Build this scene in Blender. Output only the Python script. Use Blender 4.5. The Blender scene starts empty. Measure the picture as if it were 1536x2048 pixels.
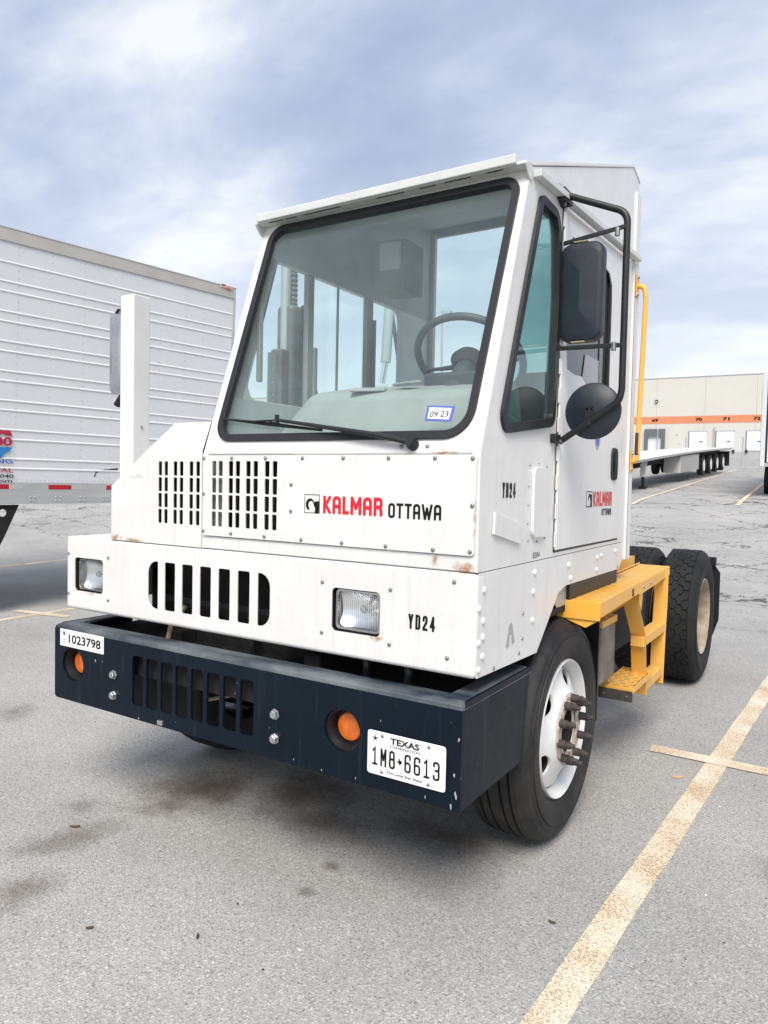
import bpy, bmesh, math, random
from mathutils import Vector, Matrix
from mathutils.geometry import tessellate_polygon
R = math.radians
random.seed(7)
scene = bpy.context.scene
COL = scene.collection

# ------------------------------------------------------------------ camera
CAM = Vector((2.1204, -2.0923, 1.5408))
def basis(yaw, pitch, roll):
    fw = Vector((-math.sin(yaw)*math.cos(pitch), math.cos(yaw)*math.cos(pitch), math.sin(pitch)))
    rt = Vector((math.cos(yaw), math.sin(yaw), 0)); up = rt.cross(fw)
    r2 = rt*math.cos(roll)+up*math.sin(roll); u2 = -rt*math.sin(roll)+up*math.cos(roll)
    return r2, u2, fw
rt, up, fw = basis(.5647, -.0399, .0211)
cd = bpy.data.cameras.new('camera'); cam = bpy.data.objects.new('camera', cd); COL.objects.link(cam)
cam.matrix_world = Matrix(((rt.x, up.x, -fw.x, CAM.x), (rt.y, up.y, -fw.y, CAM.y), (rt.z, up.z, -fw.z, CAM.z), (0, 0, 0, 1)))
cd.sensor_fit = 'VERTICAL'; cd.sensor_height = 24.0; cd.lens = 24.0*1458.34/2048
cd.clip_start = .05; cd.clip_end = 3000
scene.camera = cam

# ------------------------------------------------------------------ world: nishita under a broken overcast
SUN_DIR = Vector((.26, -.58, .77)).normalized()
w = bpy.data.worlds.new('World'); scene.world = w; w.use_nodes = True
nt = w.node_tree; nt.nodes.clear()
def N(tree, t, **kw):
    n = tree.nodes.new(t)
    for k, v in kw.items():
        if k == 'inp':
            for a, b in v.items(): n.inputs[a].default_value = b
        else: setattr(n, k, v)
    return n
def L(tree, a, b): tree.links.new(a, b)
def ramp(tree, stops, interp='LINEAR'):
    n = tree.nodes.new('ShaderNodeValToRGB'); cr = n.color_ramp; cr.interpolation = interp
    while len(cr.elements) > 1: cr.elements.remove(cr.elements[-1])
    for i, (p, c) in enumerate(stops):
        e = cr.elements[0] if i == 0 else cr.elements.new(p)
        e.position = p; e.color = (c[0], c[1], c[2], 1) if len(c) == 3 else c
    return n
sky = N(nt, 'ShaderNodeTexSky', sky_type='NISHITA', sun_disc=False)
sky.sun_elevation = math.asin(SUN_DIR.z); sky.sun_rotation = math.atan2(SUN_DIR.x, SUN_DIR.y)
sky.air_density = 1.0; sky.dust_density = 2.0
tc = N(nt, 'ShaderNodeTexCoord'); sep = N(nt, 'ShaderNodeSeparateXYZ'); L(nt, tc.outputs['Generated'], sep.inputs[0])
zc = N(nt, 'ShaderNodeMath', operation='MAXIMUM', inp={1: 0.0}); L(nt, sep.outputs[2], zc.inputs[0])
za = N(nt, 'ShaderNodeMath', operation='ADD', inp={1: .22}); L(nt, zc.outputs[0], za.inputs[0])
dx = N(nt, 'ShaderNodeMath', operation='DIVIDE'); L(nt, sep.outputs[0], dx.inputs[0]); L(nt, za.outputs[0], dx.inputs[1])
dy = N(nt, 'ShaderNodeMath', operation='DIVIDE'); L(nt, sep.outputs[1], dy.inputs[0]); L(nt, za.outputs[0], dy.inputs[1])
cmb = N(nt, 'ShaderNodeCombineXYZ'); L(nt, dx.outputs[0], cmb.inputs[0]); L(nt, dy.outputs[0], cmb.inputs[1])
mp = N(nt, 'ShaderNodeMapping'); mp.inputs['Location'].default_value = (3.1, 1.7, 0); mp.inputs['Rotation'].default_value = (0, 0, R(-38)); mp.inputs['Scale'].default_value = (.78, 1.2, 1)
L(nt, cmb.outputs[0], mp.inputs[0])
n1 = N(nt, 'ShaderNodeTexNoise', inp={'Scale': 1.15, 'Detail': 5.0, 'Roughness': .5, 'Distortion': .55}); L(nt, mp.outputs[0], n1.inputs['Vector'])
n2 = N(nt, 'ShaderNodeTexNoise', inp={'Scale': 3.0, 'Detail': 7.0, 'Roughness': .55, 'Distortion': .2}); L(nt, mp.outputs[0], n2.inputs['Vector'])
mx = N(nt, 'ShaderNodeMath', operation='MULTIPLY_ADD', inp={1: .60}); L(nt, n2.outputs[0], mx.inputs[0]); L(nt, n1.outputs[0], mx.inputs[2])
cl = ramp(nt, [(.61, (1.95, 2.35, 3.35)), (.73, (2.5, 2.9, 3.85)), (.84, (3.5, 3.8, 4.5)), (.97, (5.1, 5.2, 5.3))]); L(nt, mx.outputs[0], cl.inputs[0])
hz = ramp(nt, [(0.0, (.75, .75, .75)), (.16, (.5, .5, .5)), (.36, (.12, .12, .12)), (.6, (0, 0, 0))]); L(nt, sep.outputs[2], hz.inputs[0])
hm = N(nt, 'ShaderNodeMix', data_type='RGBA'); L(nt, hz.outputs[0], hm.inputs[0]); L(nt, cl.outputs[0], hm.inputs[6]); hm.inputs[7].default_value = (5.5, 5.55, 5.65, 1)
sm = N(nt, 'ShaderNodeMix', data_type='RGBA'); sm.inputs[0].default_value = .86; L(nt, sky.outputs[0], sm.inputs[6]); L(nt, hm.outputs[2], sm.inputs[7])
bg = N(nt, 'ShaderNodeBackground'); bg.inputs[1].default_value = .070; L(nt, sm.outputs[2], bg.inputs[0])
wo = N(nt, 'ShaderNodeOutputWorld'); L(nt, bg.outputs[0], wo.inputs[0])

# ------------------------------------------------------------------ sun behind thin cloud
sl = bpy.data.lights.new('sun', 'SUN'); sl.energy = 1.5; sl.angle = R(30); sl.color = (1.0, .94, .86)
so = bpy.data.objects.new('sun', sl); COL.objects.link(so); so.rotation_euler = SUN_DIR.to_track_quat('Z', 'Y').to_euler(); so.location = (0, 0, 30)

vs = scene.view_settings; vs.view_transform = 'Standard'; vs.look = 'None'; vs.exposure = 1.53; vs.gamma = 1.0; vs.use_curve_mapping = False
scene.cycles.max_bounces = 10; scene.cycles.transparent_max_bounces = 24; scene.cycles.use_denoising = True
scene.cycles.caustics_reflective = False; scene.cycles.caustics_refractive = False

# ------------------------------------------------------------------ materials
def newmat(name):
    m = bpy.data.materials.new(name); m.use_nodes = True; m.node_tree.nodes.clear(); return m
def P(name, col, rough=.5, metal=0.0, var=.0, vscale=6.0, bump=0.0, bscale=60.0, rvar=0.0, coat=0.0, spec=.5, col2=None, stretch=(1, 1, 1), emit=None):
    """principled, colour broken by two octaves of noise in the object's own space"""
    m = newmat(name); t = m.node_tree
    b = N(t, 'ShaderNodeBsdfPrincipled'); o = N(t, 'ShaderNodeOutputMaterial'); L(t, b.outputs[0], o.inputs[0])
    b.inputs['Roughness'].default_value = rough; b.inputs['Metallic'].default_value = metal
    b.inputs['Coat Weight'].default_value = coat; b.inputs['Coat Roughness'].default_value = .12; b.inputs['Specular IOR Level'].default_value = spec
    c = N(t, 'ShaderNodeTexCoord'); mpn = N(t, 'ShaderNodeMapping'); mpn.inputs['Scale'].default_value = stretch; L(t, c.outputs['Object'], mpn.inputs[0])
    if var > 0 or col2:
        nz = N(t, 'ShaderNodeTexNoise', inp={'Scale': vscale, 'Detail': 8.0, 'Roughness': .62}); L(t, mpn.outputs[0], nz.inputs['Vector'])
        c2 = col2 or tuple(x*(1-var) for x in col)
        rp = ramp(t, [(.36, col), (.68, c2)]); L(t, nz.outputs[0], rp.inputs[0]); L(t, rp.outputs[0], b.inputs['Base Color'])
        if rvar:
            ma = N(t, 'ShaderNodeMath', operation='MULTIPLY_ADD', inp={1: rvar, 2: rough-rvar*.5}); L(t, nz.outputs[0], ma.inputs[0]); L(t, ma.outputs[0], b.inputs['Roughness'])
    else: b.inputs['Base Color'].default_value = (*col, 1)
    if bump:
        nb = N(t, 'ShaderNodeTexNoise', inp={'Scale': bscale, 'Detail': 4.0}); L(t, mpn.outputs[0], nb.inputs['Vector'])
        bp = N(t, 'ShaderNodeBump', inp={'Strength': bump, 'Distance': .004}); L(t, nb.outputs[0], bp.inputs['Height']); L(t, bp.outputs[0], b.inputs['Normal'])
    if emit: b.inputs['Emission Color'].default_value = (*emit, 1); b.inputs['Emission Strength'].default_value = 1
    return m

def stained_paint(name, col, spots, rough=.34, grime=.1):
    """white vehicle paint: faint dirt, thin vertical run-off, rust at given places (x,y,z,radius)"""
    m = newmat(name); t = m.node_tree
    b = N(t, 'ShaderNodeBsdfPrincipled'); o = N(t, 'ShaderNodeOutputMaterial'); L(t, b.outputs[0], o.inputs[0])
    b.inputs['Coat Weight'].default_value = .25; b.inputs['Coat Roughness'].default_value = .15
    c = N(t, 'ShaderNodeTexCoord')
    nz = N(t, 'ShaderNodeTexNoise', inp={'Scale': 2.2, 'Detail': 7.0, 'Roughness': .65}); L(t, c.outputs['Object'], nz.inputs['Vector'])
    base = ramp(t, [(.3, col), (.75, tuple(x*(1-grime) for x in col))]); L(t, nz.outputs[0], base.inputs[0])
    ms = N(t, 'ShaderNodeMapping'); ms.inputs['Scale'].default_value = (38, 38, 1.3); L(t, c.outputs['Object'], ms.inputs[0])
    st = N(t, 'ShaderNodeTexNoise', inp={'Scale': 1.0, 'Detail': 5.0, 'Roughness': .7}); L(t, ms.outputs[0], st.inputs['Vector'])
    sr = ramp(t, [(.53, (0, 0, 0)), (.80, (.32, .32, .32))]); L(t, st.outputs[0], sr.inputs[0])
    mixs = N(t, 'ShaderNodeMix', data_type='RGBA'); L(t, sr.outputs[0], mixs.inputs[0]); L(t, base.outputs[0], mixs.inputs[6]); mixs.inputs[7].default_value = (.50, .47, .40, 1)
    last = mixs.outputs[2]
    if spots:
        acc = None
        for (x, y, z, r, sz) in spots:
            sb = N(t, 'ShaderNodeVectorMath', operation='SUBTRACT'); L(t, c.outputs['Object'], sb.inputs[0]); sb.inputs[1].default_value = (x, y, z)
            ml = N(t, 'ShaderNodeVectorMath', operation='MULTIPLY'); L(t, sb.outputs[0], ml.inputs[0]); ml.inputs[1].default_value = (1/r, 1/r, 1/(r*sz))
            ln = N(t, 'ShaderNodeVectorMath', operation='LENGTH'); L(t, ml.outputs[0], ln.inputs[0])
            inv = N(t, 'ShaderNodeMath', operation='SUBTRACT', use_clamp=True); inv.inputs[0].default_value = 1.0; L(t, ln.outputs['Value'], inv.inputs[1])
            if acc is None: acc = inv.outputs[0]
            else:
                ad = N(t, 'ShaderNodeMath', operation='MAXIMUM'); L(t, acc, ad.inputs[0]); L(t, inv.outputs[0], ad.inputs[1]); acc = ad.outputs[0]
        rn = N(t, 'ShaderNodeTexNoise', inp={'Scale': 46.0, 'Detail': 8.0, 'Roughness': .7}); L(t, c.outputs['Object'], rn.inputs['Vector'])
        sm_ = N(t, 'ShaderNodeMath', operation='MULTIPLY_ADD', inp={1: .52}); L(t, acc, sm_.inputs[0]); L(t, rn.outputs[0], sm_.inputs[2])
        has = N(t, 'ShaderNodeMath', operation='GREATER_THAN', inp={1: .002}); L(t, acc, has.inputs[0])
        rm = ramp(t, [(.72, (0, 0, 0)), (1.0, (1, 1, 1))]); L(t, sm_.outputs[0], rm.inputs[0])
        mm = N(t, 'ShaderNodeMath', operation='MULTIPLY'); L(t, rm.outputs[0], mm.inputs[0]); L(t, has.outputs[0], mm.inputs[1])
        mix2 = N(t, 'ShaderNodeMix', data_type='RGBA'); L(t, mm.outputs[0], mix2.inputs[0]); L(t, last, mix2.inputs[6]); mix2.inputs[7].default_value = (.36, .20, .085, 1)
        last = mix2.outputs[2]
    L(t, last, b.inputs['Base Color'])
    rr = N(t, 'ShaderNodeMath', operation='MULTIPLY_ADD', inp={1: .3, 2: rough-.12}); L(t, nz.outputs[0], rr.inputs[0]); L(t, rr.outputs[0], b.inputs['Roughness'])
    nb = N(t, 'ShaderNodeTexNoise', inp={'Scale': 5.0, 'Detail': 2.0}); L(t, c.outputs['Object'], nb.inputs['Vector'])
    bp = N(t, 'ShaderNodeBump', inp={'Strength': .22, 'Distance': .02}); L(t, nb.outputs[0], bp.inputs['Height']); L(t, bp.outputs[0], b.inputs['Normal'])
    return m

def glass(name, tint, dust_veil=.05, refl0=.05, dust_veil_col=(.62, .66, .66)):
    """thin sheet: tinted pass-through, mirror reflection by angle, a dusty film painting in the veil of reflected sky"""
    m = newmat(name); t = m.node_tree
    tr = N(t, 'ShaderNodeBsdfTransparent'); tr.inputs[0].default_value = (*tint, 1)
    gl = N(t, 'ShaderNodeBsdfGlossy'); gl.inputs['Roughness'].default_value = .015
    df = N(t, 'ShaderNodeBsdfDiffuse'); df.inputs[0].default_value = (*dust_veil_col, 1)
    lw = N(t, 'ShaderNodeLayerWeight', inp={'Blend': .5}); pw = N(t, 'ShaderNodeMath', operation='POWER', inp={1: 4.0}); L(t, lw.outputs['Facing'], pw.inputs[0])
    sc_ = N(t, 'ShaderNodeMath', operation='MULTIPLY_ADD', inp={1: .9, 2: refl0}, use_clamp=True); L(t, pw.outputs[0], sc_.inputs[0])
    m1 = N(t, 'ShaderNodeMixShader'); L(t, sc_.outputs[0], m1.inputs[0]); L(t, tr.outputs[0], m1.inputs[1]); L(t, gl.outputs[0], m1.inputs[2])
    c = N(t, 'ShaderNodeTexCoord'); nz = N(t, 'ShaderNodeTexNoise', inp={'Scale': 3.0, 'Detail': 6.0, 'Roughness': .6}); L(t, c.outputs['Object'], nz.inputs['Vector'])
    du = N(t, 'ShaderNodeMath', operation='MULTIPLY', inp={1: dust_veil*2}); L(t, nz.outputs[0], du.inputs[0])
    m2 = N(t, 'ShaderNodeMixShader'); L(t, du.outputs[0], m2.inputs[0]); L(t, m1.outputs[0], m2.inputs[1]); L(t, df.outputs[0], m2.inputs[2])
    o = N(t, 'ShaderNodeOutputMaterial'); L(t, m2.outputs[0], o.inputs[0]); return m

def bumper_paint():
    m = newmat('navy_bumper_paint'); t = m.node_tree
    b = N(t, 'ShaderNodeBsdfPrincipled'); o = N(t, 'ShaderNodeOutputMaterial'); L(t, b.outputs[0], o.inputs[0]); b.inputs['Specular IOR Level'].default_value = .2
    c = N(t, 'ShaderNodeTexCoord'); ob = c.outputs['Object']
    n0 = N(t, 'ShaderNodeTexNoise', inp={'Scale': 3.0, 'Detail': 7.0, 'Roughness': .6}); L(t, ob, n0.inputs['Vector'])
    base = ramp(t, [(.35, (.0008, .0055, .013)), (.7, (.003, .009, .017))]); L(t, n0.outputs[0], base.inputs[0]); last = base.outputs[0]
    def layer(scale, thr, soft, col, amt, sc3=(1, 1, 1)):
        nonlocal last
        mpn = N(t, 'ShaderNodeMapping'); mpn.inputs['Scale'].default_value = sc3; L(t, ob, mpn.inputs[0])
        n = N(t, 'ShaderNodeTexNoise', inp={'Scale': scale, 'Detail': 8.0, 'Roughness': .68}); L(t, mpn.outputs[0], n.inputs['Vector'])
        r = ramp(t, [(thr, (0, 0, 0)), (thr+soft, (amt, amt, amt))]); L(t, n.outputs[0], r.inputs[0])
        mx_ = N(t, 'ShaderNodeMix', data_type='RGBA'); L(t, r.outputs[0], mx_.inputs[0]); L(t, last, mx_.inputs[6]); mx_.inputs[7].default_value = (*col, 1); last = mx_.outputs[2]
    layer(1.0, .56, .22, (.05, .07, .085), .38, (26, 26, 1.6))      # wash-down streaks
    layer(1.0, .66, .10, (.16, .18, .19), .5, (5, 5, 60))           # sideways scrapes
    layer(34.0, .675, .03, (.26, .27, .26), .7)                     # chips
    layer(2.4, .64, .14, (.05, .018, .014), .7)                     # rusty blush
    L(t, last, b.inputs['Base Color'])
    rr = N(t, 'ShaderNodeMath', operation='MULTIPLY_ADD', inp={1: .4, 2: .22}); L(t, n0.outputs[0], rr.inputs[0]); L(t, rr.outputs[0], b.inputs['Roughness'])
    nb = N(t, 'ShaderNodeTexNoise', inp={'Scale': 4.0, 'Detail': 3.0}); L(t, ob, nb.inputs['Vector']); bp = N(t, 'ShaderNodeBump', inp={'Strength': .25, 'Distance': .02}); L(t, nb.outputs[0], bp.inputs['Height']); L(t, bp.outputs[0], b.inputs['Normal'])
    return m
def fluted_lens():
    m = glass('headlamp_lens', (.95, .96, .96), .10, .05, (.8, .82, .83)); t = m.node_tree
    c = N(t, 'ShaderNodeTexCoord'); wv = N(t, 'ShaderNodeTexWave', wave_type='BANDS', bands_direction='X', inp={'Scale': 34.0}); L(t, c.outputs['Object'], wv.inputs['Vector'])
    rp = ramp(t, [(.55, (.05, .05, .05)), (.95, (.38, .38, .38))]); L(t, wv.outputs[0], rp.inputs[0])  # pale bands painted in place of light refracted by the flutes
    ms = [n for n in t.nodes if n.type == 'MIX_SHADER' and n.outputs[0].links and n.outputs[0].links[0].to_node.type == 'OUTPUT_MATERIAL'][0]
    L(t, rp.outputs[0], ms.inputs[0]); return m

def worn_paint(name, col, wear=.5):
    m = newmat(name); t = m.node_tree
    b = N(t, 'ShaderNodeBsdfPrincipled'); b.inputs['Roughness'].default_value = .75
    tr = N(t, 'ShaderNodeBsdfTransparent'); mxs = N(t, 'ShaderNodeMixShader'); o = N(t, 'ShaderNodeOutputMaterial')
    c = N(t, 'ShaderNodeTexCoord')
    n1 = N(t, 'ShaderNodeTexNoise', inp={'Scale': 150.0, 'Detail': 4.0, 'Roughness': .75}); L(t, c.outputs['Object'], n1.inputs['Vector'])
    n2 = N(t, 'ShaderNodeTexNoise', inp={'Scale': 3.0, 'Detail': 4.0}); L(t, c.outputs['Object'], n2.inputs['Vector'])
    ad = N(t, 'ShaderNodeMath', operation='MULTIPLY_ADD', inp={1: .28}); L(t, n2.outputs[0], ad.inputs[0]); L(t, n1.outputs[0], ad.inputs[2])
    rp = ramp(t, [(wear+.14, (1, 1, 1)), (wear+.30, (.06, .06, .06))]); L(t, ad.outputs[0], rp.inputs[0])
    cr = ramp(t, [(.35, col), (.7, (col[0]*1.05, col[1]*.86, col[2]*.66))]); L(t, n2.outputs[0], cr.inputs[0]); L(t, cr.outputs[0], b.inputs['Base Color'])
    L(t, rp.outputs[0], mxs.inputs[0]); L(t, tr.outputs[0], mxs.inputs[1]); L(t, b.outputs[0], mxs.inputs[2]); L(t, mxs.outputs[0], o.inputs[0]); return m

def asphalt():
    m = newmat('asphalt'); t = m.node_tree
    b = N(t, 'ShaderNodeBsdfPrincipled'); b.inputs['Roughness'].default_value = .88; b.inputs['Specular IOR Level'].default_value = .3
    o = N(t, 'ShaderNodeOutputMaterial'); L(t, b.outputs[0], o.inputs[0])
    c = N(t, 'ShaderNodeTexCoord'); ob = c.outputs['Object']
    big = N(t, 'ShaderNodeTexNoise', inp={'Scale': .55, 'Detail': 9.0, 'Roughness': .66}); L(t, ob, big.inputs['Vector'])
    base = ramp(t, [(.32, (.30, .296, .287)), (.7, (.405, .400, .387))]); L(t, big.outputs[0], base.inputs[0])
    ag = N(t, 'ShaderNodeTexVoronoi', inp={'Scale': 165.0}); L(t, ob, ag.inputs['Vector'])
    hs = N(t, 'ShaderNodeSeparateColor'); L(t, ag.outputs['Color'], hs.inputs[0])
    agr = ramp(t, [(0.0, (.42, .42, .42)), (.12, (.8, .8, .8)), (.85, (1.12, 1.12, 1.11)), (.97, (1.5, 1.5, 1.47))]); L(t, hs.outputs[0], agr.inputs[0])
    fn = N(t, 'ShaderNodeTexNoise', inp={'Scale': 130.0, 'Detail': 3.0, 'Roughness': .8}); L(t, ob, fn.inputs['Vector'])
    fr = ramp(t, [(.3, (.6, .6, .6)), (.5, (1, 1, 1)), (.72, (1.25, 1.25, 1.25))]); L(t, fn.outputs[0], fr.inputs[0])
    m1 = N(t, 'ShaderNodeMix', data_type='RGBA', blend_type='MULTIPLY'); m1.inputs[0].default_value = .78; L(t, base.outputs[0], m1.inputs[6]); L(t, agr.outputs[0], m1.inputs[7])
    m2 = N(t, 'ShaderNodeMix', data_type='RGBA', blend_type='MULTIPLY'); m2.inputs[0].default_value = .75; L(t, m1.outputs[2], m2.inputs[6]); L(t, fr.outputs[0], m2.inputs[7])
    last = m2.outputs[2]
    # oil drips, each with its own place and size
    ndis = N(t, 'ShaderNodeTexNoise', inp={'Scale': 5.0, 'Detail': 6.0, 'Roughness': .65}); L(t, ob, ndis.inputs['Vector'])
    acc = None
    for (x, y, rx, ry, a, amt) in STAINS:
        mpn = N(t, 'ShaderNodeMapping', vector_type='TEXTURE'); mpn.inputs['Location'].default_value = (x, y, 0); mpn.inputs['Rotation'].default_value = (0, 0, R(a)); mpn.inputs['Scale'].default_value = (rx, ry, 9)
        L(t, ob, mpn.inputs[0]); ln = N(t, 'ShaderNodeVectorMath', operation='LENGTH'); L(t, mpn.outputs[0], ln.inputs[0])
        s1 = N(t, 'ShaderNodeMath', operation='MULTIPLY_ADD', inp={1: 1.5}); L(t, ndis.outputs[0], s1.inputs[0]); L(t, ln.outputs['Value'], s1.inputs[2])
        rp = N(t, 'ShaderNodeMapRange', interpolation_type='SMOOTHSTEP', inp={'From Min': .75, 'From Max': 1.75, 'To Min': amt, 'To Max': 0.0}); L(t, s1.outputs[0], rp.inputs[0])
        if acc is None: acc = rp.outputs[0]
        else:
            q = N(t, 'ShaderNodeMath', operation='MAXIMUM'); L(t, acc, q.inputs[0]); L(t, rp.outputs[0], q.inputs[1]); acc = q.outputs[0]
    ms = N(t, 'ShaderNodeMix', data_type='RGBA'); L(t, acc, ms.inputs[0]); L(t, last, ms.inputs[6])
    dk = N(t, 'ShaderNodeMix', data_type='RGBA', blend_type='MULTIPLY'); dk.inputs[0].default_value = 1; L(t, last, dk.inputs[6]); dk.inputs[7].default_value = (.30, .245, .21, 1); L(t, dk.outputs[2], ms.inputs[7])
    last = ms.outputs[2]
    # sealed cracks in the older part of the lot
    sp = N(t, 'ShaderNodeSeparateXYZ'); L(t, ob, sp.inputs[0])
    wob = N(t, 'ShaderNodeTexNoise', inp={'Scale': .9, 'Detail': 5.0, 'Roughness': .6}); L(t, ob, wob.inputs['Vector'])
    wv = N(t, 'ShaderNodeVectorMath', operation='MULTIPLY_ADD'); L(t, wob.outputs['Color'], wv.inputs[0]); wv.inputs[1].default_value = (2.4, 2.4, 0); L(t, ob, wv.inputs[2])
    cm = N(t, 'ShaderNodeMapping'); cm.inputs['Scale'].default_value = (.42, .60, 0); cm.inputs['Rotation'].default_value = (0, 0, R(24)); L(t, wv.outputs[0], cm.inputs[0])
    cv = N(t, 'ShaderNodeTexVoronoi', feature='DISTANCE_TO_EDGE', inp={'Scale': 1.0}); L(t, cm.outputs[0], cv.inputs['Vector'])
    cr = ramp(t, [(.006, (1, 1, 1)), (.015, (0, 0, 0))]); L(t, cv.outputs['Distance'], cr.inputs[0])
    cm2 = N(t, 'ShaderNodeMapping'); cm2.inputs['Scale'].default_value = (1.3, 1.9, 0); cm2.inputs['Rotation'].default_value = (0, 0, R(-12)); L(t, wv.outputs[0], cm2.inputs[0])
    cv2 = N(t, 'ShaderNodeTexVoronoi', feature='DISTANCE_TO_EDGE', inp={'Scale': 1.0}); L(t, cm2.outputs[0], cv2.inputs['Vector'])
    cr2 = ramp(t, [(.004, (.85, .85, .85)), (.014, (0, 0, 0))]); L(t, cv2.outputs['Distance'], cr2.inputs[0])
    zo = N(t, 'ShaderNodeTexNoise', inp={'Scale': .12, 'Detail': 3.0}); L(t, ob, zo.inputs['Vector'])
    zor = ramp(t, [(.45, (0, 0, 0)), (.55, (1, 1, 1))]); L(t, zo.outputs[0], zor.inputs[0])
    c2m = N(t, 'ShaderNodeMath', operation='MULTIPLY'); L(t, cr2.outputs[0], c2m.inputs[0]); L(t, zor.outputs[0], c2m.inputs[1])
    cmx = N(t, 'ShaderNodeMath', operation='MAXIMUM'); L(t, cr.outputs[0], cmx.inputs[0]); L(t, c2m.outputs[0], cmx.inputs[1])
    ym = N(t, 'ShaderNodeMapRange', interpolation_type='SMOOTHSTEP', inp={'From Min': 7.4, 'From Max': 8.6, 'To Min': 0.0, 'To Max': 1.0})
    yn = N(t, 'ShaderNodeMath', operation='MULTIPLY_ADD', inp={1: 2.2}); L(t, wob.outputs[0], yn.inputs[0]); L(t, sp.outputs[1], yn.inputs[2]); L(t, yn.outputs[0], ym.inputs[0])
    cf = N(t, 'ShaderNodeMath', operation='MULTIPLY'); L(t, cmx.outputs[0], cf.inputs[0]); L(t, ym.outputs[0], cf.inputs[1])
    mc = N(t, 'ShaderNodeMix', data_type='RGBA'); L(t, cf.outputs[0], mc.inputs[0]); L(t, last, mc.inputs[6]); mc.inputs[7].default_value = (.075, .074, .074, 1)
    L(t, mc.outputs[2], b.inputs['Base Color'])
    hh = N(t, 'ShaderNodeMath', operation='ADD'); L(t, ag.outputs['Distance'], hh.inputs[0]); L(t, fn.outputs[0], hh.inputs[1])
    bp = N(t, 'ShaderNodeBump', inp={'Strength': .4, 'Distance': .005}); L(t, hh.outputs[0], bp.inputs['Height']); L(t, bp.outputs[0], b.inputs['Normal'])
    return m
STAINS = [(-.52, .44, .34, .44, -20, 1.0), (-.10, .72, .36, .42, 0, .9), (.15, .52, .40, .22, 0, .75), (.72, .72, .34, .22, 0, .8), (-.62, -.22, .16, .36, -20, .55), (-.41, -.57, .19, .22, 0, .6), (.44, .235, .07, .06, 0, .7), (.465, .03, .05, .05, 0, .65),
          (-.85, .0, .12, .1, 0, .45), (1.15, -1.0, .05, .04, 0, .3), (1.75, .0, .18, .2, 0, .4), (-2.4, .6, .15, .3, 40, .45), (2.0, 1.2, .2, .3, 10, .55), (-2.9, 1.6, .2, .12, 0, .4)]

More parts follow.
